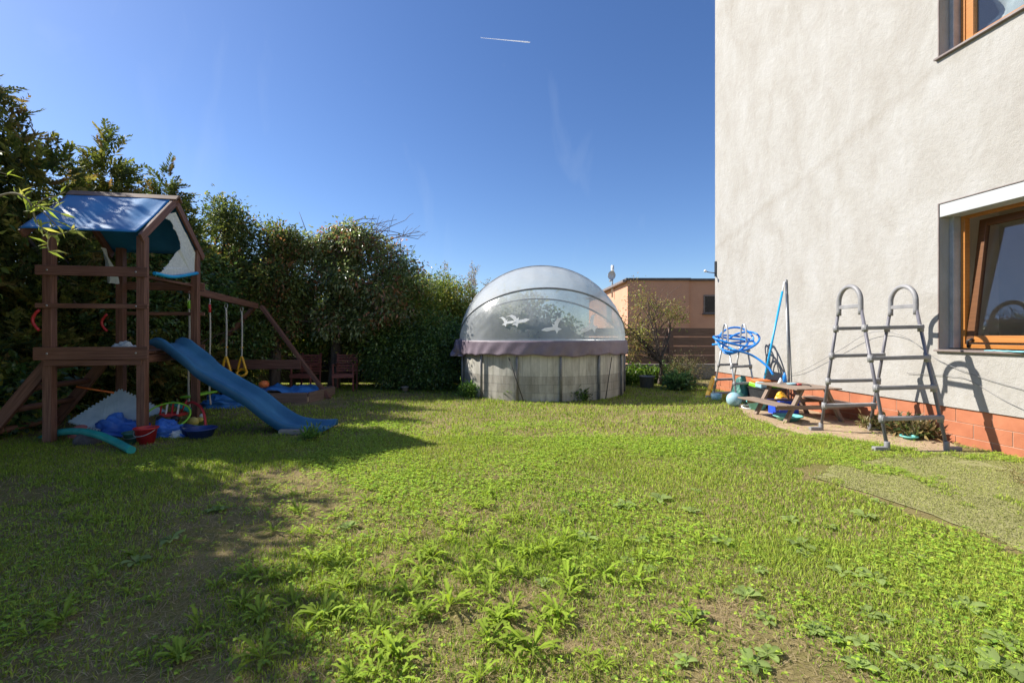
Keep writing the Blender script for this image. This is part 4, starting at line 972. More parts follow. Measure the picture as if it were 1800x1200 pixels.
# toy pail beside it
bucket('toy_pail', G(316, 770) + Vector((0, .12, 0)), .08, .11, .12, M_navy, 'small dark toy pail tipped beside the navy basin', 'bucket', Matrix.Rotation(.5, 3, 'Y'), handle=.12)
m = MB(); m.ball(G(331, 752) + Vector((0, .1, .07)), (.075, .07, .07)); m.build('yellow_ball', M_paleyellow, label='dull yellow ball resting behind the navy basin', cat='ball')
td = E('toy_duck', tuple(G(346, 748)), 'small pale yellow toy duck beside the dull yellow ball', 'toy')
q = G(346, 748) + Vector((0, .05, .08)); m = MB(); m.ball(q, (.06, .04, .04)); m.build('body', M_paleyellow, td); m = MB(); m.ball(q + Vector((.04, 0, .06)), .03); m.build('head', M_white, td)
m = MB(); m.tube([q + Vector((.06, 0, .055)), q + Vector((.09, 0, .05))], [.012, .004], 6); m.build('beak', M_orange, td)
# red toy truck frames
rt = E('toy_cart', tuple(G(292, 735)), 'red toy cart with white bars behind the front tower post', 'toy'); q = Vector((-4.72, 6.35, .24))
m = MB(); m.box(q, (.26, .2, .05)); m.build('bed', M_red, rt, bevel=.01)
for k in range(4):
    m = MB(); m.beam(q + Vector((-.12 + .08 * k, -.09, .02)), q + Vector((-.09 + .08 * k, -.1, .17)), .018, .014); m.build('bar', M_white if k % 2 else M_red, rt)
for x in (-.1, .1):
    m = MB(); m.lathe(q + Vector((x, -.11, -.05)), [(.001, -.02), (.05, -.02), (.055, 0), (.05, .02), (.001, .02)], 14, Matrix.Rotation(math.radians(90), 3, 'X')); m.build('wheel', M_black, rt)
m = MB(); m.tube([q + Vector((.1, 0, .02)), q + Vector((.2, -.02, .2))], .01, 6); m.build('handle', M_red, rt)
m = MB(); m.tube([Vector((-4.85, 6.5, .37)), Vector((-4.55, 6.42, .29))], .035, 10); m.build('foam_tube', M_teal, label='short teal foam tube lying across the red toy cart', cat='foam tube')
# green hoop
m = MB(); hc = Vector((-4.62, 6.1, .1)); m.tube([hc + Vector((.3 * math.cos(t), .12 * math.sin(t), .16 + .16 * math.sin(t))) for t in [2 * math.pi * k / 36 for k in range(36)]], .011, 8, closed=True)
m.build('toy_hoop', M_green, label='green plastic hoop leaning among the toys beside the tower', cat='hoop')
m = MB(); m.box(Vector((-4.62, 6.15, .14)), (.14, .1, .06), Matrix.Rotation(.4, 3, 'Y')); m.build('sand_mould', M_orange, label='small orange sand mould inside the green hoop', cat='toy', bevel=.012)
m = MB(); m.tube([Vector((-6.03, 6.3, .63)), Vector((-5.55, 6.42, .52))], .013, 7); m.build('stick', M_orange, label='thin orange stick sloping behind the foam puzzle mat', cat='stick')
m = MB(); m.hexa([(x, y, z) for x in (-3.14, -2.78) for y in (6.1, 6.4) for z in (0, .075)]); m.build('support_block', M_concrete, label='weathered concrete block under the lower end of the slide', cat='block', bevel=.015)

lump('white_bag', (-4.42, 6.02, 0), (.13, .1, .12), M_net, 17, 'crumpled pale plastic bag among the toys right of the tower post', 'bag', amp=.4)
lump('grey_rag', (-5.62, 6.1, 0), (.2, .14, .13), M_foam, 23, 'grey blue rag lying left of the blue sheet under the tower', 'rag', amp=.4)
m = MB(); m.tube(catmull([Vector((-4.7, 6.45, .3)), Vector((-4.5, 6.4, .4)), Vector((-4.28, 6.3, .3)), Vector((-4.18, 6.22, .05))], 6), .018, 8); m.build('toy_arch', M_red, label='bent red plastic rod arching over the toys beside the cart', cat='toy')
for k_, (x_, y_, mt_, lb_) in enumerate(((-4.95, 5.98, M_paleyellow, 'pale yellow toy cup in front of the red cart'), (-4.35, 6.2, M_tealpl, 'pale teal toy cup near the navy basin'), (-5.1, 6.4, M_orange, 'orange toy cup behind the front tower post'))):
    m = MB(); m.lathe((x_, y_, .0), [(.001, 0), (.045, 0), (.06, .11), (.055, .11), (.04, .01), (.001, .01)], 14, Matrix.Rotation(.5 * (k_ - 1), 3, 'X')); m.build('toy_cup', mt_, label=lb_, cat='toy')
# ---- sandbox with tarp, chairs
sb = E('sandbox', (-4.6, 9.6, 0), 'low wooden sandbox at the foot of the swing leg', 'sandbox')
c = [Vector((-5.6, 8.85, 0)), Vector((-4.03, 9.0, 0)), Vector((-3.93, 10.1, 0)), Vector((-5.5, 10.0, 0))]
for i in range(4):
    a, b = c[i], c[(i + 1) % 4]; d = (b - a).normalized() * .02
    m = MB(); m.beam(a + d + Vector((0, 0, .1)), b - d + Vector((0, 0, .1)), .036, .21); m.build('side_board', M_box, sb, bevel=.004)
m = MB(); m.prism([v + Vector((0, 0, .02)) for v in c], Vector((0, 0, .1))); m.build('sand', M_dirt, sb)
rows = []
for i in range(46):
    r = []
    for j in range(26):
        u, v = i / 45, j / 25; p = (c[0].lerp(c[1], u)).lerp(c[3].lerp(c[2], u), v * .9 + .02) + Vector((-.1, -.05, 0))
        z = .215 + .1 * noise.fractal(p * 2.2, 1, 2, 4) + .1 * (1 - abs(noise.noise(p * 3.2)) * 2) * .5 - .16 * max(0, u - .86) * 4
        r.append(Vector((p.x + .04 * noise.noise(p * 6), p.y, max(.17, z))))
    rows.append(r)
m = MB(); m.grid(rows); m.build('blue_tarp', M_bluetarp, label='rumpled blue tarpaulin covering the sandbox', cat='tarpaulin')
lump('blue_tarp', (-5.4, 8.6, 0), (.5, .3, .2), M_bluetarp, 12, 'dark blue tarpaulin heap on the grass under the swing', 'tarpaulin', amp=.4)
m = MB(); m.ball((-4.96, 9.1, .36), (.1, .09, .075)); m.build('sand_ball', M_orange, label='small orange ball half buried in the blue tarpaulin', cat='ball')
def chair(c, yaw, label):
    ch = E('slatted_chair', tuple(c), label, 'chair', 'slatted garden chairs'); R = Matrix.Rotation(yaw, 3, 'Z'); c = Vector(c)
    X = lambda x, y, z: c + R @ Vector((x, y, z))
    for k in range(7):
        z = .46 + k * .063; m = MB(); m.beam(X(-.25, .2 + k * .012, z), X(.25, .2 + k * .012, z), .018, .046); m.build('back_slat', M_chair, ch, bevel=.003)
    for k in range(6):
        m = MB(); m.beam(X(-.25, -.24 + k * .075, .40), X(.25, -.24 + k * .075, .40), .058, .018); m.build('seat_slat', M_chair, ch, bevel=.003)
    m = MB(); m.beam(X(-.25, -.272, .37), X(.25, -.272, .37), .02, .09); m.build('apron', M_chair, ch, bevel=.003)
    for x in (-.23, .23):
        m = MB(); m.beam(X(x, .225, .0), X(x, .3, .9), .03, .045); m.build('leg', M_chair, ch, bevel=.003)
        m = MB(); m.beam(X(x, -.235, .0), X(x, -.235, .62), .03, .045); m.build('leg', M_chair, ch, bevel=.003)
        m = MB(); m.beam(X(x, -.27, .635), X(x, .25, .635), .05, .022); m.build('armrest', M_chair, ch, bevel=.003)
chair((-4.05, 11.05, 0), .15, 'red brown slatted chair nearer the crossing swing leg')
chair((-4.96, 10.95, 0), -.05, 'red brown slatted chair behind the blue tarp')

# small clay pot at the hedge foot
bucket('flower_pot', G(712, 689), .06, .085, .13, M_concrete, 'small pale grey pot on the grass before the hedge', 'pot')

# ================================================================== POOL
po = E('round_pool', tuple(POOL_C), 'round above ground pool with grey stone print wall and clear dome cover', 'pool')
def pc(ang, r, z): return POOL_C + Vector((r * math.cos(ang), r * math.sin(ang), z))
m = MB(); nn = 96
vs = []; fs = []; us = []
for i in range(nn + 1):
    a = 2 * math.pi * i / nn; rr = POOL_R - .02 + .01 * math.sin(i * math.pi * 2 / 8)
    vs += [pc(a, rr, 0), pc(a, rr, POOL_H)]
for i in range(nn):
    fs.append([2 * i, 2 * i + 2, 2 * i + 3, 2 * i + 1]); u0 = i * POOL_R * 2 * math.pi / nn; u1 = (i + 1) * POOL_R * 2 * math.pi / nn
    us.append([(u0, 0), (u1, 0), (u1, POOL_H), (u0, POOL_H)])
m._add(vs, fs, us, True); m.build('wall', M_poolwall, po)
m = MB(); m.lathe(POOL_C, [(POOL_R - .05, POOL_H), (POOL_R - .06, .95)], 64); m.lathe(POOL_C, [(POOL_R - .052, .02), (POOL_R - .052, 1.0)], 64); m.build('liner', M_liner, po)
m = MB(); m.lathe(POOL_C, [(.001, 1.0), (POOL_R - .06, 1.0)], 64); m.build('water', M_water, po)
m = MB(); m.tube([pc(2 * math.pi * k / 64, POOL_R, POOL_H + .02) for k in range(64)], .038, 8, closed=True); m.build('rim_rail', M_alu, po)
for k in range(14):
    a = 2 * math.pi * (k + .0) / 14 + math.radians(270 + 7.5)
    m = MB(); p, q = pc(a, POOL_R + .022, 0), pc(a, POOL_R + .022, POOL_H); m.tube([p, q], .027, 8); m.build('post', M_poolpost, po)
# fabric skirt
rows = []
for i in range(241):
    a = 2 * math.pi * i / 240; r = []
    for j in range(9):
        t = j / 8; fold = .022 * t * noise.noise(Vector((math.cos(a) * 9 + t * 1.5, math.sin(a) * 9, 2.0))) + .014 * t * math.sin(a * 38 + t * 2.5 + 2 * math.sin(a * 5))
        hang = .30 + .03 * noise.noise(Vector((math.cos(a) * 2, math.sin(a) * 2, 7))) + .012 * math.sin(a * 23)
        lo_ = 1 if math.sin(a) < 0 else 1
        r.append(pc(a, POOL_R + .06 + fold + .02 * t, POOL_H + .055 - hang * t))
    rows.append(r)
m = MB(); m.grid(rows); sk = m.build('skirt', M_skirt, po); s_ = sk.modifiers.new('thick', 'SOLIDIFY'); s_.thickness = .004
# bunched cloth at the left pivot
lump('gathered_cloth', pc(math.radians(195), POOL_R + .02, .86), (.2, .26, .38), M_skirt, 5, None, None, amp=.4, parent=po)
HD = 1.80
def hoopp(phi, th, sc=1.0):
    x = (POOL_R + .02) * math.cos(th); s = math.sin(th); return POOL_C + Vector((x * sc, -(POOL_R + .02) * s * math.sin(phi) * sc, POOL_H + .04 + HD * s * math.cos(phi) * sc))
phis = [math.radians(p) for p in (-90, -51, 0, 52, 90)]
for k, ph in enumerate(phis[1:4]):
    m = MB(); m.tube([hoopp(ph, math.pi * i / 48) for i in range(49)], .022, 8); m.build('hoop', M_hoop, po)
names = ('rear_panel', 'rear_top_panel', 'top_panel', 'front_panel')
for k in range(4):
    rows = []
    for i in range(61):
        th = math.pi * i / 60; r = []
        for j in range(17):
            t = j / 16; ph = phis[k] + (phis[k + 1] - phis[k]) * t
            A_, B_ = hoopp(phis[k], th), hoopp(phis[k + 1], th); q = hoopp(ph, th)
            q = q.lerp(A_.lerp(B_, t), .3 + .04 * math.sin(i * 1.7))
            wr = (.03 if k == 3 else .018) * math.sin(math.pi * min(1, t * 1.0)) * (noise.noise(Vector((th * 16 + t * 5 * (1 if th > 1.57 else -1), t * 1.4, k * 5))) + .5 * noise.noise(Vector((th * 40 + t * 9, t * 2, k))))
            r.append(q + (q - POOL_C).normalized() * wr)
        rows.append(r)
    m = MB(); m.grid(rows); m.build(names[k], M_filmtop if k in (1, 2) else M_film, po)
# bird silhouettes stuck to the front panel
def bird(px, py, sc, rot, flip=1):
    sh = [(0, .1), (.03, .03), (.1, .07), (.2, .14), (.3, .16), (.22, .05), (.1, -.02), (.05, -.06), (.08, -.15), (.0, -.12), (-.08, -.15), (-.04, -.05), (-.12, .0), (-.24, .04), (-.32, .0), (-.2, .1), (-.08, .09), (-.03, .04)]
    # find the point on the front panel under this direction
    best = None
    for i in range(20, 161):
        th = math.pi * i / 180
        for j in range(0, 17):
            t = j / 16; ph = phis[3] + (phis[4] - phis[3]) * t; q = hoopp(ph, th); q = q.lerp(hoopp(phis[3], th).lerp(hoopp(phis[4], th), t), .3)
            x = 900 + 800 * q.x / q.y; y = 588 - 800 * (q.z - EYE) / q.y; e = (x - px) ** 2 + (y - py) ** 2
            if best is None or e < best[0]: best = (e, th, t)
    _, th, t = best
    def surf(th, t):
        ph = phis[3] + (phis[4] - phis[3]) * t; return hoopp(ph, th).lerp(hoopp(phis[3], th).lerp(hoopp(phis[4], th), t), .3)
    c_ = surf(th, t); ex = (surf(th - .02, t) - surf(th + .02, t)).normalized(); ey = (surf(th, t - .03) - surf(th, t + .03)).normalized(); nr = ex.cross(ey).normalized()
    if nr.y > 0: nr = -nr
    pts = []
    for x, y in sh:
        x *= flip; X = (x * math.cos(rot) - y * math.sin(rot)) * sc; Y = (x * math.sin(rot) + y * math.cos(rot)) * sc
        pts.append(c_ + ex * X + ey * Y + nr * .022)
    m = MB(); m.prism(pts, nr * .003); m.build('bird_sticker', M_bird, po)
bird(890, 568, .62, -.55); bird(911, 567, .8, -.45); bird(976, 575, .85, .75, -1); bird(1037, 573, 1.0, 1.0, -1)
# tie cords
for (xa, ya, xb, yb) in ((899, 633, 920, 700), (1053, 636, 1037, 698)):
    a = math.radians(270) + (xa - 952) / 145 * 1.1; b = math.radians(270) + (xb - 952) / 145 * 1.1
    m = MB(); m.tube([pc(a, POOL_R + .05, .88), pc((a + b) / 2, POOL_R + .06, .45), pc(b, POOL_R + .08, .02)], .009, 6); m.build('tie_cord', M_black, po)
# grey bucket behind
bucket('grey_bucket', G(1137, 681), .16, .19, .3, M_bucket, 'dark grey bucket on the grass between the pool and the fence', 'bucket')

# ================================================================== LADDERS AND THINGS BY THE WALL
def aladder(name, label, x0, x1, yb, yf, ym, hw, zbar, ztop, rungs, r, mt, mp, ribbed, lean=0., slope=.04, footpad=True, platform=None):
    root = E(name, (x0, ym, 0), label, 'pool ladder')
    def leg(x, y0, sgn):
        return [Vector((x + (.0), y0, .05)), Vector((x, ym + sgn * hw, zbar))]
    for xi, x in enumerate((x0, x1)):
        for y0, sgn in ((yb, 1), (yf, -1)):
            m = MB(); m.tube(leg(x, y0, sgn), r, 10); m.build('leg', mt, root)
            if footpad:
                m = MB(); dx = -.16 if xi == 0 else .16; m.tube([Vector((x, y0, .0)), Vector((x, y0, .11))], r * 1.55, 10)
                m.hexa([(x + q, y0 + w, z) for q in sorted((-.005, dx)) for w in (-.03, .03) for z in (.002, .05)]); m.build('foot', mp, root, bevel=.006)
        arc = [Vector((x, ym + hw, zbar - (.1 if ribbed else 0)))] + [Vector((x, ym + hw * math.cos(math.pi * k / 14), zbar + (ztop - zbar - r) * (.25 + .75 * math.sin(math.pi * k / 14)) if 0 <= k <= 14 else 0)) for k in range(15)] + [Vector((x, ym - hw, zbar - (.1 if ribbed else 0)))]
        m = MB(); m.tube(catmull(arc, 3), r * (1.5 if ribbed else 1.0), 10); m.build('hand_rail', mp if ribbed else mt, root)
        if ribbed:
            m = MB()
            for k in range(6): m.tube([Vector((x, ym - hw + .02, zbar + .02 + .006 * k - .02)), Vector((x, ym + hw - .02, zbar + .02 + .006 * k - .02))], .004 + .003 * (k % 2), 6)
            m.hexa([(x + q, y, zbar + z) for q in (-.018, .018) for y in (ym - hw + .02, ym + hw - .02) for z in (-.012, .03)]); m.build('grip_bar', mp, root, bevel=.004)
    for y0, sgn in ((yb, 1), (yf, -1)):
        for z in rungs:
            f = (z - .05) / (zbar - .05); y = y0 + (ym + sgn * hw - y0) * f
            m = MB(); m.beam((x0 - .02, y, z), (x1 + .02, y, z + slope * .4), .075, .045); m.build('rung', mp, root, bevel=.008)
            for x in (x0, x1):
                m = MB(); m.tube([Vector((x, y, z - .045)), Vector((x, y, z + .045))], r * 1.7, 8); m.build('rung_clamp', mp, root)
    if platform:
        m = MB(); m.hexa([(x, y, z) for x in (x0 - .02, x1 + .02) for y in (ym - hw - .12, ym + hw + .12) for z in (platform, platform + .035)]); m.build('platform', mp, root, bevel=.008)
    return root
aladder('pool_ladder', 'tall slate grey folding pool ladder with plastic rungs standing against the house', 4.36, 5.05, 6.42, 5.29, 5.88, .19, 1.70, 1.99, (.36, .71, 1.06, 1.43), .019, M_ladder, M_greyplastic, True)
aladder('pool_ladder', 'smaller aluminium pool ladder draped with blue hose at the house corner', 4.31, 4.68, 9.74, 8.7, 9.2, .115, 1.18, 1.58, (.1, .4, .72), .017, M_alu, M_greyplastic, False, platform=1.02)
# hose coil
m = MB(); pts = []
cc_ = Vector((4.5, 9.15, 1.08))
for k in range(150):
    t = k / 149; a = 2 * math.pi * 3.6 * t; r = .31 + .07 * math.sin(a * .37 + .5) + .03 * math.sin(a * 1.3) + .02 * math.sin(a * 2.1)
    pts.append(cc_ + Vector((r * math.cos(a) * 1.05 + .06 * math.sin(t * 7), r * math.sin(a) * .8, .12 + .06 * math.sin(t * 11) + r * (.5 + .25 * math.sin(a * .3)) * math.sin(a + .15 + .5 * math.sin(t * 5)) + .03 * math.sin(a * 1.7))))
e = pts[-1]
pts = [Vector((4.0 + .2, 9.55, 1.14))] + pts
tail = catmull([e, e + Vector((.02, -.25, -.05)), Vector((4.62, 8.75, .95)), Vector((4.8, 8.55, .75)), Vector((4.85, 8.45, .6))], 6)
m.tube(pts + tail[1:], .021, 8); m.build('hose', M_hose, label='coiled bright blue hose heaped on the aluminium ladder', cat='hose')
# poles leaning on the wall
tp_ = H(2.58, .05, 2.36)
pr = E('telescopic_pole', (4.72, 8.75, 0), 'sky blue telescopic pole with white tip leaning on the house wall', 'pole')
b0 = Vector((4.74, 8.72, .03)); m = MB(); m.tube([b0, b0.lerp(tp_, .92)], .02, 10); m.build('shaft', M_pole, pr); m = MB(); m.tube([b0.lerp(tp_, .9), tp_], .013, 8); m.build('tip', M_white, pr)
m = MB(); m.tube([H(2.72, .06, .0), H(2.58, .02, 2.4)], .015, 8); m.build('pole', M_steel, label='thin grey pole standing nearly upright against the house wall', cat='pole')
# picnic table
tb = E('picnic_table', (4.62, 7.4, 0), "small weathered wooden picnic table with attached benches by the wall", 'picnic table')
AX = Vector((.1, -1, 0)).normalized(); SX = Vector((1, .1, 0)).normalized(); TC = Vector((4.62, 7.38, 0))
def K(l, s, z): return TC + AX * l + SX * s + Vector((0, 0, z))
for k in range(5):
    m = MB(); s = -.3 + k * .15; m.beam(K(-.48, s, .52), K(.48, s, .52), .143, .02); m.build('top_plank', M_table, tb, bevel=.003)
for s in (-.56, .56):
    for d_ in (-.075, .075):
        m = MB(); m.beam(K(-.5, s + d_, .275), K(.5, s + d_, .275), .14, .02); m.build('bench_plank', M_table, tb, bevel=.003)
for l in (-.36, .36):
    for sg in (-1, 1):
        m = MB(); m.beam(K(l, sg * .47, 0), K(l, sg * .2, .505), .04, .085, up=(0, 1, .01)); m.build('leg', M_table, tb, bevel=.003)
    m = MB(); m.beam(K(l + .042, -.64, .235), K(l + .042, .64, .235), .035, .06); m.build('cross_bar', M_table, tb, bevel=.003)
# things on the table
m = MB(); m.lathe(K(-.25, -.1, .531), [(.001, .0), (.05, .0), (.012, .09), (.001, .1)], 14); m.build('white_cone', M_white, label='small white cone standing on the picnic table', cat='toy')
m = MB(); m.box(K(.0, .02, .545), (.1, .07, .03), Matrix.Rotation(.5, 3, 'Z')); m.build('red_tin', M_red, label='small flat red tin on the picnic table', cat='tin', bevel=.008)
m = MB(); m.lathe(K(-.42, .1, .531), [(.001, 0), (.03, 0), (.03, .12), (.015, .14), (.015, .17), (.001, .17)], 14); m.build('blue_bottle', M_hose, label='small blue bottle on the far end of the picnic table', cat='bottle')
m = MB(); m.tube(catmull([K(-.1, .1, .538), K(.05, .16, .54), K(.2, .08, .538)], 5), .008, 6); m.build('cord_scrap', M_black, label='short dark cord lying on the picnic table', cat='cord')
m = MB(); m.lathe(K(-.05, -.05, .531), [(.001, .0), (.06, .0), (.08, .03), (.075, .03), (.055, .006), (.001, .006)], 16); m.build('small_dish', M_lightblue, label='small light blue dish on the picnic table', cat='dish')
# clutter around the small ladder and under the table
def crate(name, c, sz, mat, label, cat, yaw=0.1):
    root = E(name, tuple(c), label, cat); R = Matrix.Rotation(yaw, 3, 'Z'); w, d, h = sz; c = Vector(c); t = .012
    for nm, o_, s_ in (('side', (-w / 2 + t / 2, 0, h / 2), (t, d, h)), ('side', (w / 2 - t / 2, 0, h / 2), (t, d, h)), ('side', (0, -d / 2 + t / 2, h / 2), (w - 2 * t - .001, t, h)), ('side', (0, d / 2 - t / 2, h / 2), (w - 2 * t - .001, t, h)), ('bottom', (0, 0, .009), (w - 2 * t - .002, d - 2 * t - .002, .012))):
        m = MB(); m.box(c + R @ Vector(o_), s_, R); m.build(nm, mat, root, bevel=.004)
    m = MB()
    for (x, y, a_, b_) in ((-w / 2 - .008, 0, .014, d + .03), (w / 2 + .008, 0, .014, d + .03), (0, -d / 2 - .008, w, .014), (0, d / 2 + .008, w, .014)): m.box(c + R @ Vector((x, y, h - .012)), (a_, b_, .02), R)
    m.build('rim', mat, root, bevel=.003)
    return root
crate('toy_crate', (4.78, 8.55, 0), (.42, .5, .36), M_black, 'black crate heaped with toys behind the small ladder', 'crate')
q = Vector((4.78, 8.55, .36))
def toy_block(o_, s_, mat, label, yaw=.3): m = MB(); m.box(q + Vector(o_), s_, Matrix.Rotation(yaw, 3, 'Z') @ Matrix.Rotation(yaw * .4, 3, 'X')); m.build('toy_brick', mat, label=label, cat='toy', bevel=.015)
toy_block((-.05, .1, .11), (.3, .2, .06), M_orange, 'orange red toy tray topmost in the black crate')
toy_block((.05, -.1, .05), (.28, .2, .09), M_green, 'green toy block in the middle of the black crate', -.2)
toy_block((-.16, -.12, .06), (.14, .16, .1), M_lightblue, 'light blue toy box at the front of the black crate', .2)
toy_block((-.15, .12, .04), (.16, .16, .08), M_green, 'green toy block at the back of the black crate', .5)
lump('green_cloth', (4.55, 8.95, .0), (.2, .18, .5), M_darkgreen, 21, 'dark green bundle standing between the legs of the small ladder', 'bundle', amp=.3)
bb = Vector((4.17, 8.55, .135)); m = MB(); m.ball(bb, .135, 16, 20); m.build('ball', M_lightblue, label='light blue ball on the ground at the foot of the small ladder', cat='ball')
m = MB(); m.tube([Vector((4.33 + .13 * math.cos(t), 8.3 + .1 * math.sin(t), .03 + .02 * math.sin(t))) for t in [2 * math.pi * k / 24 for k in range(24)]], .014, 8, closed=True); m.build('toy_ring', M_white, label='white plastic ring on the dirt beside the light blue ball', cat='ring')
m = MB(); m.beam(Vector((4.25, 9.9, .02)), Vector((4.48, 10.1, .42)), .09, .05); m.build('yellow_toy', M_yellow, label='yellow plastic plank leaning at the house corner behind the ladder', cat='toy', bevel=.015)
cr = crate('blue_crate', (4.62, 7.75, 0), (.34, .3, .24), M_cobalt, 'cobalt blue crate standing under the picnic table', 'crate')
lump('yellow_toy', (4.75, 8.05, .0), (.14, .12, .33), M_yellow, 31, 'yellow plastic toy beyond the blue crate under the table', 'toy', amp=.15)
bucket('teal_basin', Vector((4.35, 7.18, 0)), .13, .2, .08, M_tealpl, 'pale teal basin on the dirt under the picnic table', 'basin')
bucket('teal_bowl', Vector((4.42, 8.2, 0)), .12, .17, .15, M_tealpl, 'teal bowl between the light blue ball and the picnic table', 'bowl')
m = MB(); m.lathe(Vector((4.2, 9.35, .0)), [(.001, 0), (.09, 0), (.11, .14), (.1, .14), (.08, .01), (.001, .01)], 16); m.build('blue_pot', M_lightblue, label='light blue pot on the ground inside the small ladder', cat='pot')
# blue cloth on the sill
rows = [[H(5.95 + .04 * i, -.13 + .03 * j + .012 * i * .4, 1.168 + .012 * abs(noise.noise(Vector((i * .5, j * .6, 3))))) for j in range(6)] for i in range(12)]
m = MB(); m.grid(rows); o = m.build('sill_cloth', M_cyan, label='folded light blue cloth lying on the ground floor window sill', cat='cloth'); s_ = o.modifiers.new('thick', 'SOLIDIFY'); s_.thickness = .012; s_.offset = 1
# cords along the wall
m = MB(); m.tube(catmull([H(2.7, .03, .6), H(3.1, .05, .72), H(3.9, .06, 1.1), H(4.5, .08, 1.38), H(5.0, .05, 1.32), H(5.5, .04, 1.0), H(6.3, .02, .76), H(7.5, .02, .6)], 8), .0032, 5)
m.build('cable', M_poolpost, label='grey cable looping along the house wall behind the tall ladder', cat='cable')
m = MB(); m.tube(catmull([H(5.0, .02, .82), H(5.55, .02, .83), H(5.8, .02, .8), H(6.3, .02, .55), H(7.2, .02, .3)], 8), .003, 5)
m.build('cable', M_poolpost, label='thin cable falling diagonally below the ground floor window', cat='cable')
bucket('green_bowl', G(1598, 772), .05, .085, .05, M_tealpl, 'tiny pale green bowl among weeds at the plinth', 'bowl')

# ================================================================== GRASS
def hit(x, y, extra=0.):
    k = ((x - POOL_C.x) ** 2 + (y - POOL_C.y) ** 2 < (POOL_R - .02) ** 2)
    k |= x > 5.02 + .087 * (11.25 - y) - .02
    k |= (x < -3.93) & (x > -5.6) & (y > 8.95) & (y < 10.05)
    return k
def blades(n, y0, y1, h, w, dens_seed, straw, keepf, lay=.35, patch=1.0):
    # even over the ground inside the widened view wedge
    y = np.sqrt(RNG.random(n) * (y1 ** 2 - y0 ** 2) + y0 ** 2); x = (RNG.random(n) * 2 - 1) * (1.2 * y + .5)
    k = ~hit(x, y) & keepf(x, y); x, y = x[k], y[k]; n = len(x)
    ang = RNG.random(n) * 2 * np.pi; lean = np.abs(RNG.normal(size=n)) * lay + .1
    h_ = h * RNG.uniform(.45, 1.3, n) * (.35 + 1.3 * fbm(x * 2.1, y * 2.1, 77)); w_ = w * RNG.uniform(.7, 1.3, n)
    s = RNG.random(n) < straw(x, y)
    lean = np.where(s, lean + .8, lean); ls, lc = np.sin(np.minimum(lean, 1.45)), np.cos(np.minimum(lean, 1.45))
    dx, dy = np.cos(ang), np.sin(ang); a2 = RNG.random(n) * 2 * np.pi; sx, sy = np.cos(a2) * w_ / 2, np.sin(a2) * w_ / 2
    z0 = np.full(n, .0)
    def pt(t, wf, bend, sg): return np.stack([x + dx * h_ * t * ls * bend + sx * wf * sg, y + dy * h_ * t * ls * bend + sy * wf * sg, z0 + h_ * t * (lc * .75 + .25) * (1 if t < 1 else .93)], 1)
    V = np.stack([pt(0, 1, 1, -1), pt(0, 1, 1, 1), pt(.55, .8, .75, 1), pt(.55, .8, .75, -1), pt(1., 0, 1.15, 1)], 1).reshape(-1, 3)
    b = np.arange(n)[:, None] * 5; F = np.concatenate([b + [0, 1, 2], b + [0, 2, 3], b + [3, 2, 4]], 1).reshape(-1, 3)
    g = fbm(x * .8, y * .8, 3)[:, None]; c = np.array([.205, .325, .034]) * (1 - g) + np.array([.385, .445, .075]) * g
    c = c * RNG.uniform(.5, 1.45, (n, 1)) * RNG.uniform(.9, 1.1, (n, 3)); sc = np.array([.4, .32, .18]) * RNG.uniform(.6, 1.25, (n, 1))
    c = np.where(s[:, None], sc, c)
    return V, F, np.repeat(c, 5, 0)
def P2(poly): return [(p[0], p[1]) for p in poly]
TURF2, DIRT2 = P2(TURF), P2(DIRT)
def bare(x, y):   # worn brown patches, strongest at the left front
    b = fbm(x * .9 + 3, y * .9, 21); left = np.clip((-x - .1) / 1.5, 0, 1) * np.clip((4.8 - y) / 1.2, 0, 1)
    return np.clip((b - .63 + .34 * left) * 5, 0, 1)
def keep(x, y):
    k = RNG.random(len(x)) > bare(x, y) * .9
    jx, jy = (fbm(x * 2.6, y * 2.6, 201) - .5) * .9, (fbm(x * 2.6, y * 2.6, 301) - .5) * .9
    t = inpoly(x + jx, y + jy, TURF2); d = inpoly(x + jx * .5, y + jy * .5, DIRT2)
    return k & ~(t & (RNG.random(len(x)) > .02 + .9 * (fbm(x * 2.2, y * 2.2, 9) > .63))) & ~(d & (RNG.random(len(x)) > .03))
def straw(x, y): return .09 + .4 * bare(x, y) + .15 * (fbm(x * 1.7, y * 1.7, 41) > .55)
parts = [blades(170000, 1.45, 3.0, .034, .0045, 1, straw, keep, .6), blades(225000, 3.0, 6.0, .036, .0065, 2, straw, keep, .5), blades(165000, 6.0, 13.6, .045, .012, 3, straw, keep, .4)]
V, F, C = joinm(parts); npmesh('grass', V, F, C, M_grass, kind='stuff')
n = 110000; x = RNG.uniform(2.3, 5.8, n); y = RNG.uniform(2.3, 5.7, n); k = inpoly(x, y, TURF2) & ~hit(x, y) & (fbm(x * 2.3, y * 2.3, 19) > .3); x, y = x[k], y[k]; n = len(x)
fib = np.stack([x, y, np.full(n, .008)], 1); fz = RNG.normal(size=(n, 3)) * .55 + [0, 0, .7]
V, F, C = leaves_mesh(fib, fz, RNG.normal(size=(n, 3)), RNG.uniform(.009, .017, n), np.full(n, .006), np.array([.32, .335, .11]) * (.65 + .7 * fbm(x * 3, y * 3, 13)[:, None]) * RNG.uniform(.7, 1.3, (n, 1)))
npmesh('turf_fibres', V, F, C, M_grass, kind='stuff')
# lying dry straw
def drykeep(x, y): return (RNG.random(len(x)) < .12 + .88 * bare(x, y))
V, F, C = blades(80000, 1.45, 6, .07, .0032, 5, lambda x, y: np.ones(len(x)), drykeep, 1.0); V[:, 2] *= .35; V[:, 2] += .004
npmesh('dry_grass', V, F, C, M_grass, kind='stuff')
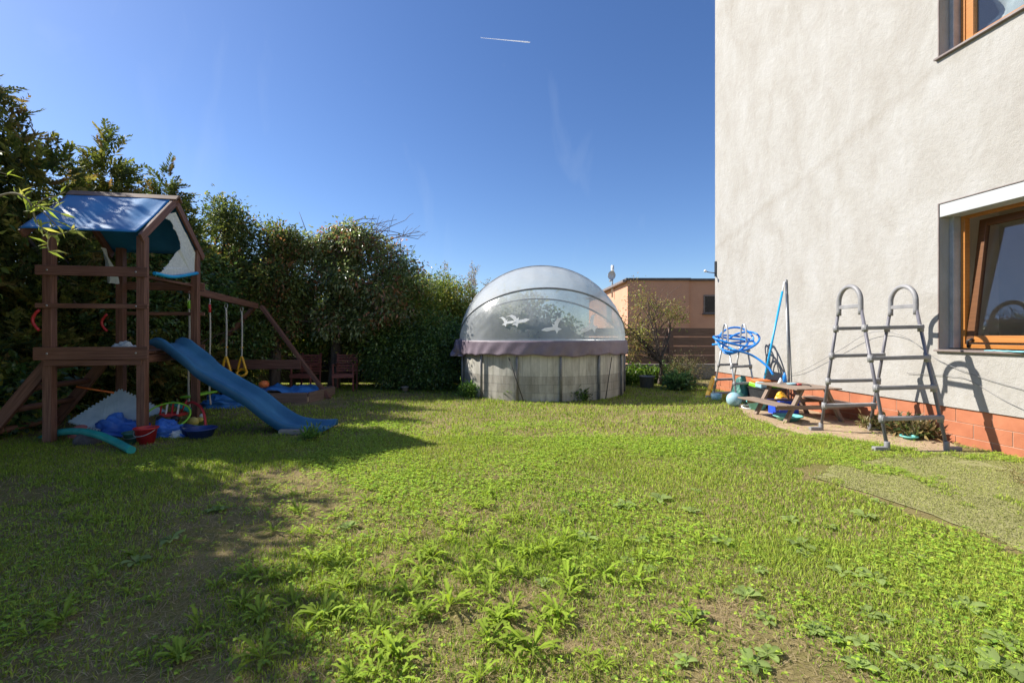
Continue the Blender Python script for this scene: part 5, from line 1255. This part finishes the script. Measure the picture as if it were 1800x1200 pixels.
# clover and small round leaves
n = 120000; y = np.sqrt(RNG.random(n) * (7 ** 2 - 1.45 ** 2) + 1.45 ** 2); x = (RNG.random(n) * 2 - 1) * (1.2 * y + .4)
den = fbm(x * 1.1 + 5, y * 1.1, 61); k = (RNG.random(n) < np.clip((den - .4) * 2.6, 0, .9)) & ~hit(x, y) & keep(x, y); x, y = x[k], y[k]; n = len(x)
i = np.repeat(np.arange(n), 3); m_ = len(i); a = RNG.random(n)[i] * 6.28 + np.tile(np.arange(3) * 2.09, n); ax = np.stack([np.cos(a), np.sin(a), np.full(m_, .1)], 1)
hz = (RNG.random(n) * .03 + .012)[i]; pos = np.stack([x[i], y[i], hz], 1); sz = (RNG.uniform(.007, .016, n) * (1 + .06 * y))[i]
cl = pal([(.11, .185, .022), (.15, .225, .032), (.085, .145, .028), (.18, .245, .04)], m_)
V, F, C = leaves_mesh(pos, ax, RNG.normal(size=(m_, 3)) * .25 + [0, 0, 1], sz, sz * .95, cl, fold=.12); npmesh('clover', V, F, C, M_grass, kind='stuff')

# leafy rosettes: dandelion and plantain plants, one object each
def rosette(kind, seed):
    r = np.random.default_rng(seed); Vs = []; Fs = []; Cs = []; b = 0
    nl = r.integers(14, 26) if kind == 0 else r.integers(7, 13)
    for l in range(nl):
        a = 2 * np.pi * l / nl * 1.0 + r.uniform(-.9, .9); L = r.uniform(.06, .2) if kind == 0 else r.uniform(.06, .13); wmax = L * (.16 if kind == 0 else .5)
        rise = r.uniform(.25, 1.15) if kind == 0 else r.uniform(.1, .5); seg = 8; base = (np.array([.2, .275, .03]) if kind == 0 else np.array([.19, .25, .075])) * r.uniform(.7, 1.35)
        rows = []
        for s in range(seg + 1):
            t = s / seg; rad = L * (math.sin(t * 1.35) / math.sin(1.35)) * math.cos(rise * .6); z = .008 + L * rise * .75 * math.sin(t * 2.3) * .7
            wd = wmax * (math.sin(math.pi * (t * .88 + .08)) ** .8) * (1 if kind else (.6 + .65 * (s % 2))) * (.45 if t < .2 else 1)
            if s == seg: wd = .001
            c_, s__ = math.cos(a), math.sin(a)
            for sg, up_ in ((-1, .25), (0, 0), (1, .25)): rows.append((c_ * rad - s__ * wd * sg * .5, s__ * rad + c_ * wd * sg * .5, z + wd * up_ * abs(sg)))
        for s in range(seg):
            for q_ in (0, 1):
                i0 = b + s * 3 + q_; Fs += [(i0, i0 + 3, i0 + 4), (i0, i0 + 4, i0 + 1)]
        Vs += rows; b += len(rows); cc = [base * (1.35 if k_ % 3 == 1 else 1) for k_ in range(len(rows))]; Cs += cc
    return np.array(Vs), np.array(Fs), np.array(Cs)
protos = {}
for kind in (0, 1):
    protos[kind] = []
    for s in range(12):
        V, F, C = rosette(kind, 100 + kind * 20 + s); o = npmesh('dandelion' if kind == 0 else 'plantain', V, F, C, M_grass, smooth=True); protos[kind].append(o)
spots = []
def put(px, py, kind, sc): spots.append((G(px, py), kind, sc))
R2 = random.Random(5)
for px, py, sc in ((570, 1085, 1.3), (790, 1065, 1.3), (700, 1165, 1.3), (935, 1150, 1.4), (660, 1010, 1.1), (740, 1000, 1.1), (965, 970, 1.2), (1060, 1010, 1.1), (980, 1080, 1.2), (880, 1010, 1.1), (460, 1160, 1.4), (320, 1160, 1.2), (590, 990, 1.1), (1000, 1045, 1.1), (550, 985, 1.2), (860, 1130, 1.2)):
    put(px, py, 0, sc)
for k in range(150): put(R2.gauss(730, 170), min(1195, max(870, R2.gauss(1000, 85))), 0, R2.uniform(.35, 1.15))
for k in range(24): put(R2.uniform(900, 1240), R2.uniform(900, 1190), 0, R2.uniform(.5, 1.0))
for k in range(18): put(R2.uniform(0, 560), R2.uniform(880, 1190), 0, R2.uniform(.6, 1.1))
for px, py, sc in ((1405, 960, 1.5), (1520, 910, 1.5), (1480, 1010, 1.4), (1540, 1020, 1.5), (1700, 1070, 1.3), (1160, 880, 1.5), (1030, 950, 1.4), (1270, 955, 1.3), (1310, 1050, 1.2), (1760, 1180, 1.7), (1100, 890, 1.3), (1215, 900, 1.2), (610, 930, 1.3), (300, 950, 1.4), (240, 990, 1.2), (380, 900, 1.3)):
    put(px, py, 1, sc)
for k in range(44): put(R2.uniform(950, 1780), R2.uniform(860, 1190), 1, R2.uniform(.6, 1.2))
used = {}
for p, kind, sc in spots:
    if inpoly(np.array([p.x]), np.array([p.y]), TURF2)[0]: continue
    pr_ = R2.choice(protos[kind]); o = pr_
    if pr_.name in used: o = pr_.copy(); COL.objects.link(o)
    used[pr_.name] = 1
    o.location = (p.x, p.y, .003); o.rotation_euler = (R2.uniform(-.12, .12), R2.uniform(-.12, .12), R2.uniform(0, 6.28)); o.scale = (sc * (.62 if kind == 0 else .55),) * 3
    tag(o, 'toothed leaf rosette of a dandelion growing in the lawn' if kind == 0 else 'broad leaved plantain rosette growing flat in the lawn', 'weed', 'dandelion rosettes in the lawn' if kind == 0 else 'plantain rosettes in the lawn')
# weeds along the foot of the pool and the plinth
def tuft(px, py, r, h, label, palette, ln=.09, wd=.03, n=60):
    g = G(px, py); shrub('weed_tuft', tuple(g), label, 'weed', [(g.x, g.y, h * .45, r, r * .8, h * .5)], n, 9, .05, ln, wd, palette, trunkr=.006, trunkh=h * .4, ntips=10, shell=.1, droop=-.4, bark=M_twig)
tuft(1018, 704, .12, .22, 'dark green weed tuft at the front foot of the pool', IVY, n=70)
tuft(905, 702, .22, .22, 'pale leafy weeds at the pool foot beside the left front post', [(.07, .12, .03), (.09, .14, .05)], n=90)
tuft(828, 697, .22, .25, 'leafy weeds at the left foot of the pool wall', [(.06, .11, .03), (.08, .14, .04)], n=90)
tuft(543, 774, .09, .09, 'leafy weed growing at the lower end of the slide', [(.04, .08, .02), (.06, .11, .03)], n=80)
tuft(1605, 768, .22, .16, 'half dried weeds against the tiled plinth behind the tall ladder', [(.06, .07, .03), (.10, .08, .045), (.04, .06, .025), (.12, .1, .07)], ln=.1, wd=.035, n=110)
tuft(1540, 755, .2, .12, 'small dry weeds on the dirt left of the half dried weeds', [(.09, .075, .045), (.06, .065, .03)], n=60)
tuft(1798, 852, .08, .09, 'tuft of straw coloured dry grass at the right edge', [(.15, .125, .07), (.12, .1, .055)], ln=.08, wd=.006, n=22)

# contrail: a thin vapour streak far up
m = MB(); a, b = Vector((-165, 2400, 1565)), Vector((96, 2400, 1541))
pts = [a.lerp(b, k / 20) for k in range(21)]
mt, nt, bs, oo = nodes_of('vapour'); bs.inputs['Base Color'].default_value = (.95, .95, .95, 1); bs.inputs['Roughness'].default_value = 1
tl_ = N(nt, 'ShaderNodeBsdfTranslucent'); tl_.inputs[0].default_value = (1, 1, 1, 1); tr_ = N(nt, 'ShaderNodeBsdfTransparent'); ma_ = N(nt, 'ShaderNodeMixShader'); mb_ = N(nt, 'ShaderNodeMixShader'); ma_.inputs[0].default_value = .6; mb_.inputs[0].default_value = .75
nt.links.new(bs.outputs[0], ma_.inputs[1]); nt.links.new(tl_.outputs[0], ma_.inputs[2]); nt.links.new(tr_.outputs[0], mb_.inputs[1]); nt.links.new(ma_.outputs[0], mb_.inputs[2]); nt.links.new(mb_.outputs[0], oo.inputs['Surface'])
m.tube(pts, [1.0 + 2.6 * (k / 20) ** 1.3 if k < 20 else 2 for k in range(21)], 8); m.build('contrail', mt, label='short white aircraft vapour trail high in the blue sky', cat='contrail')
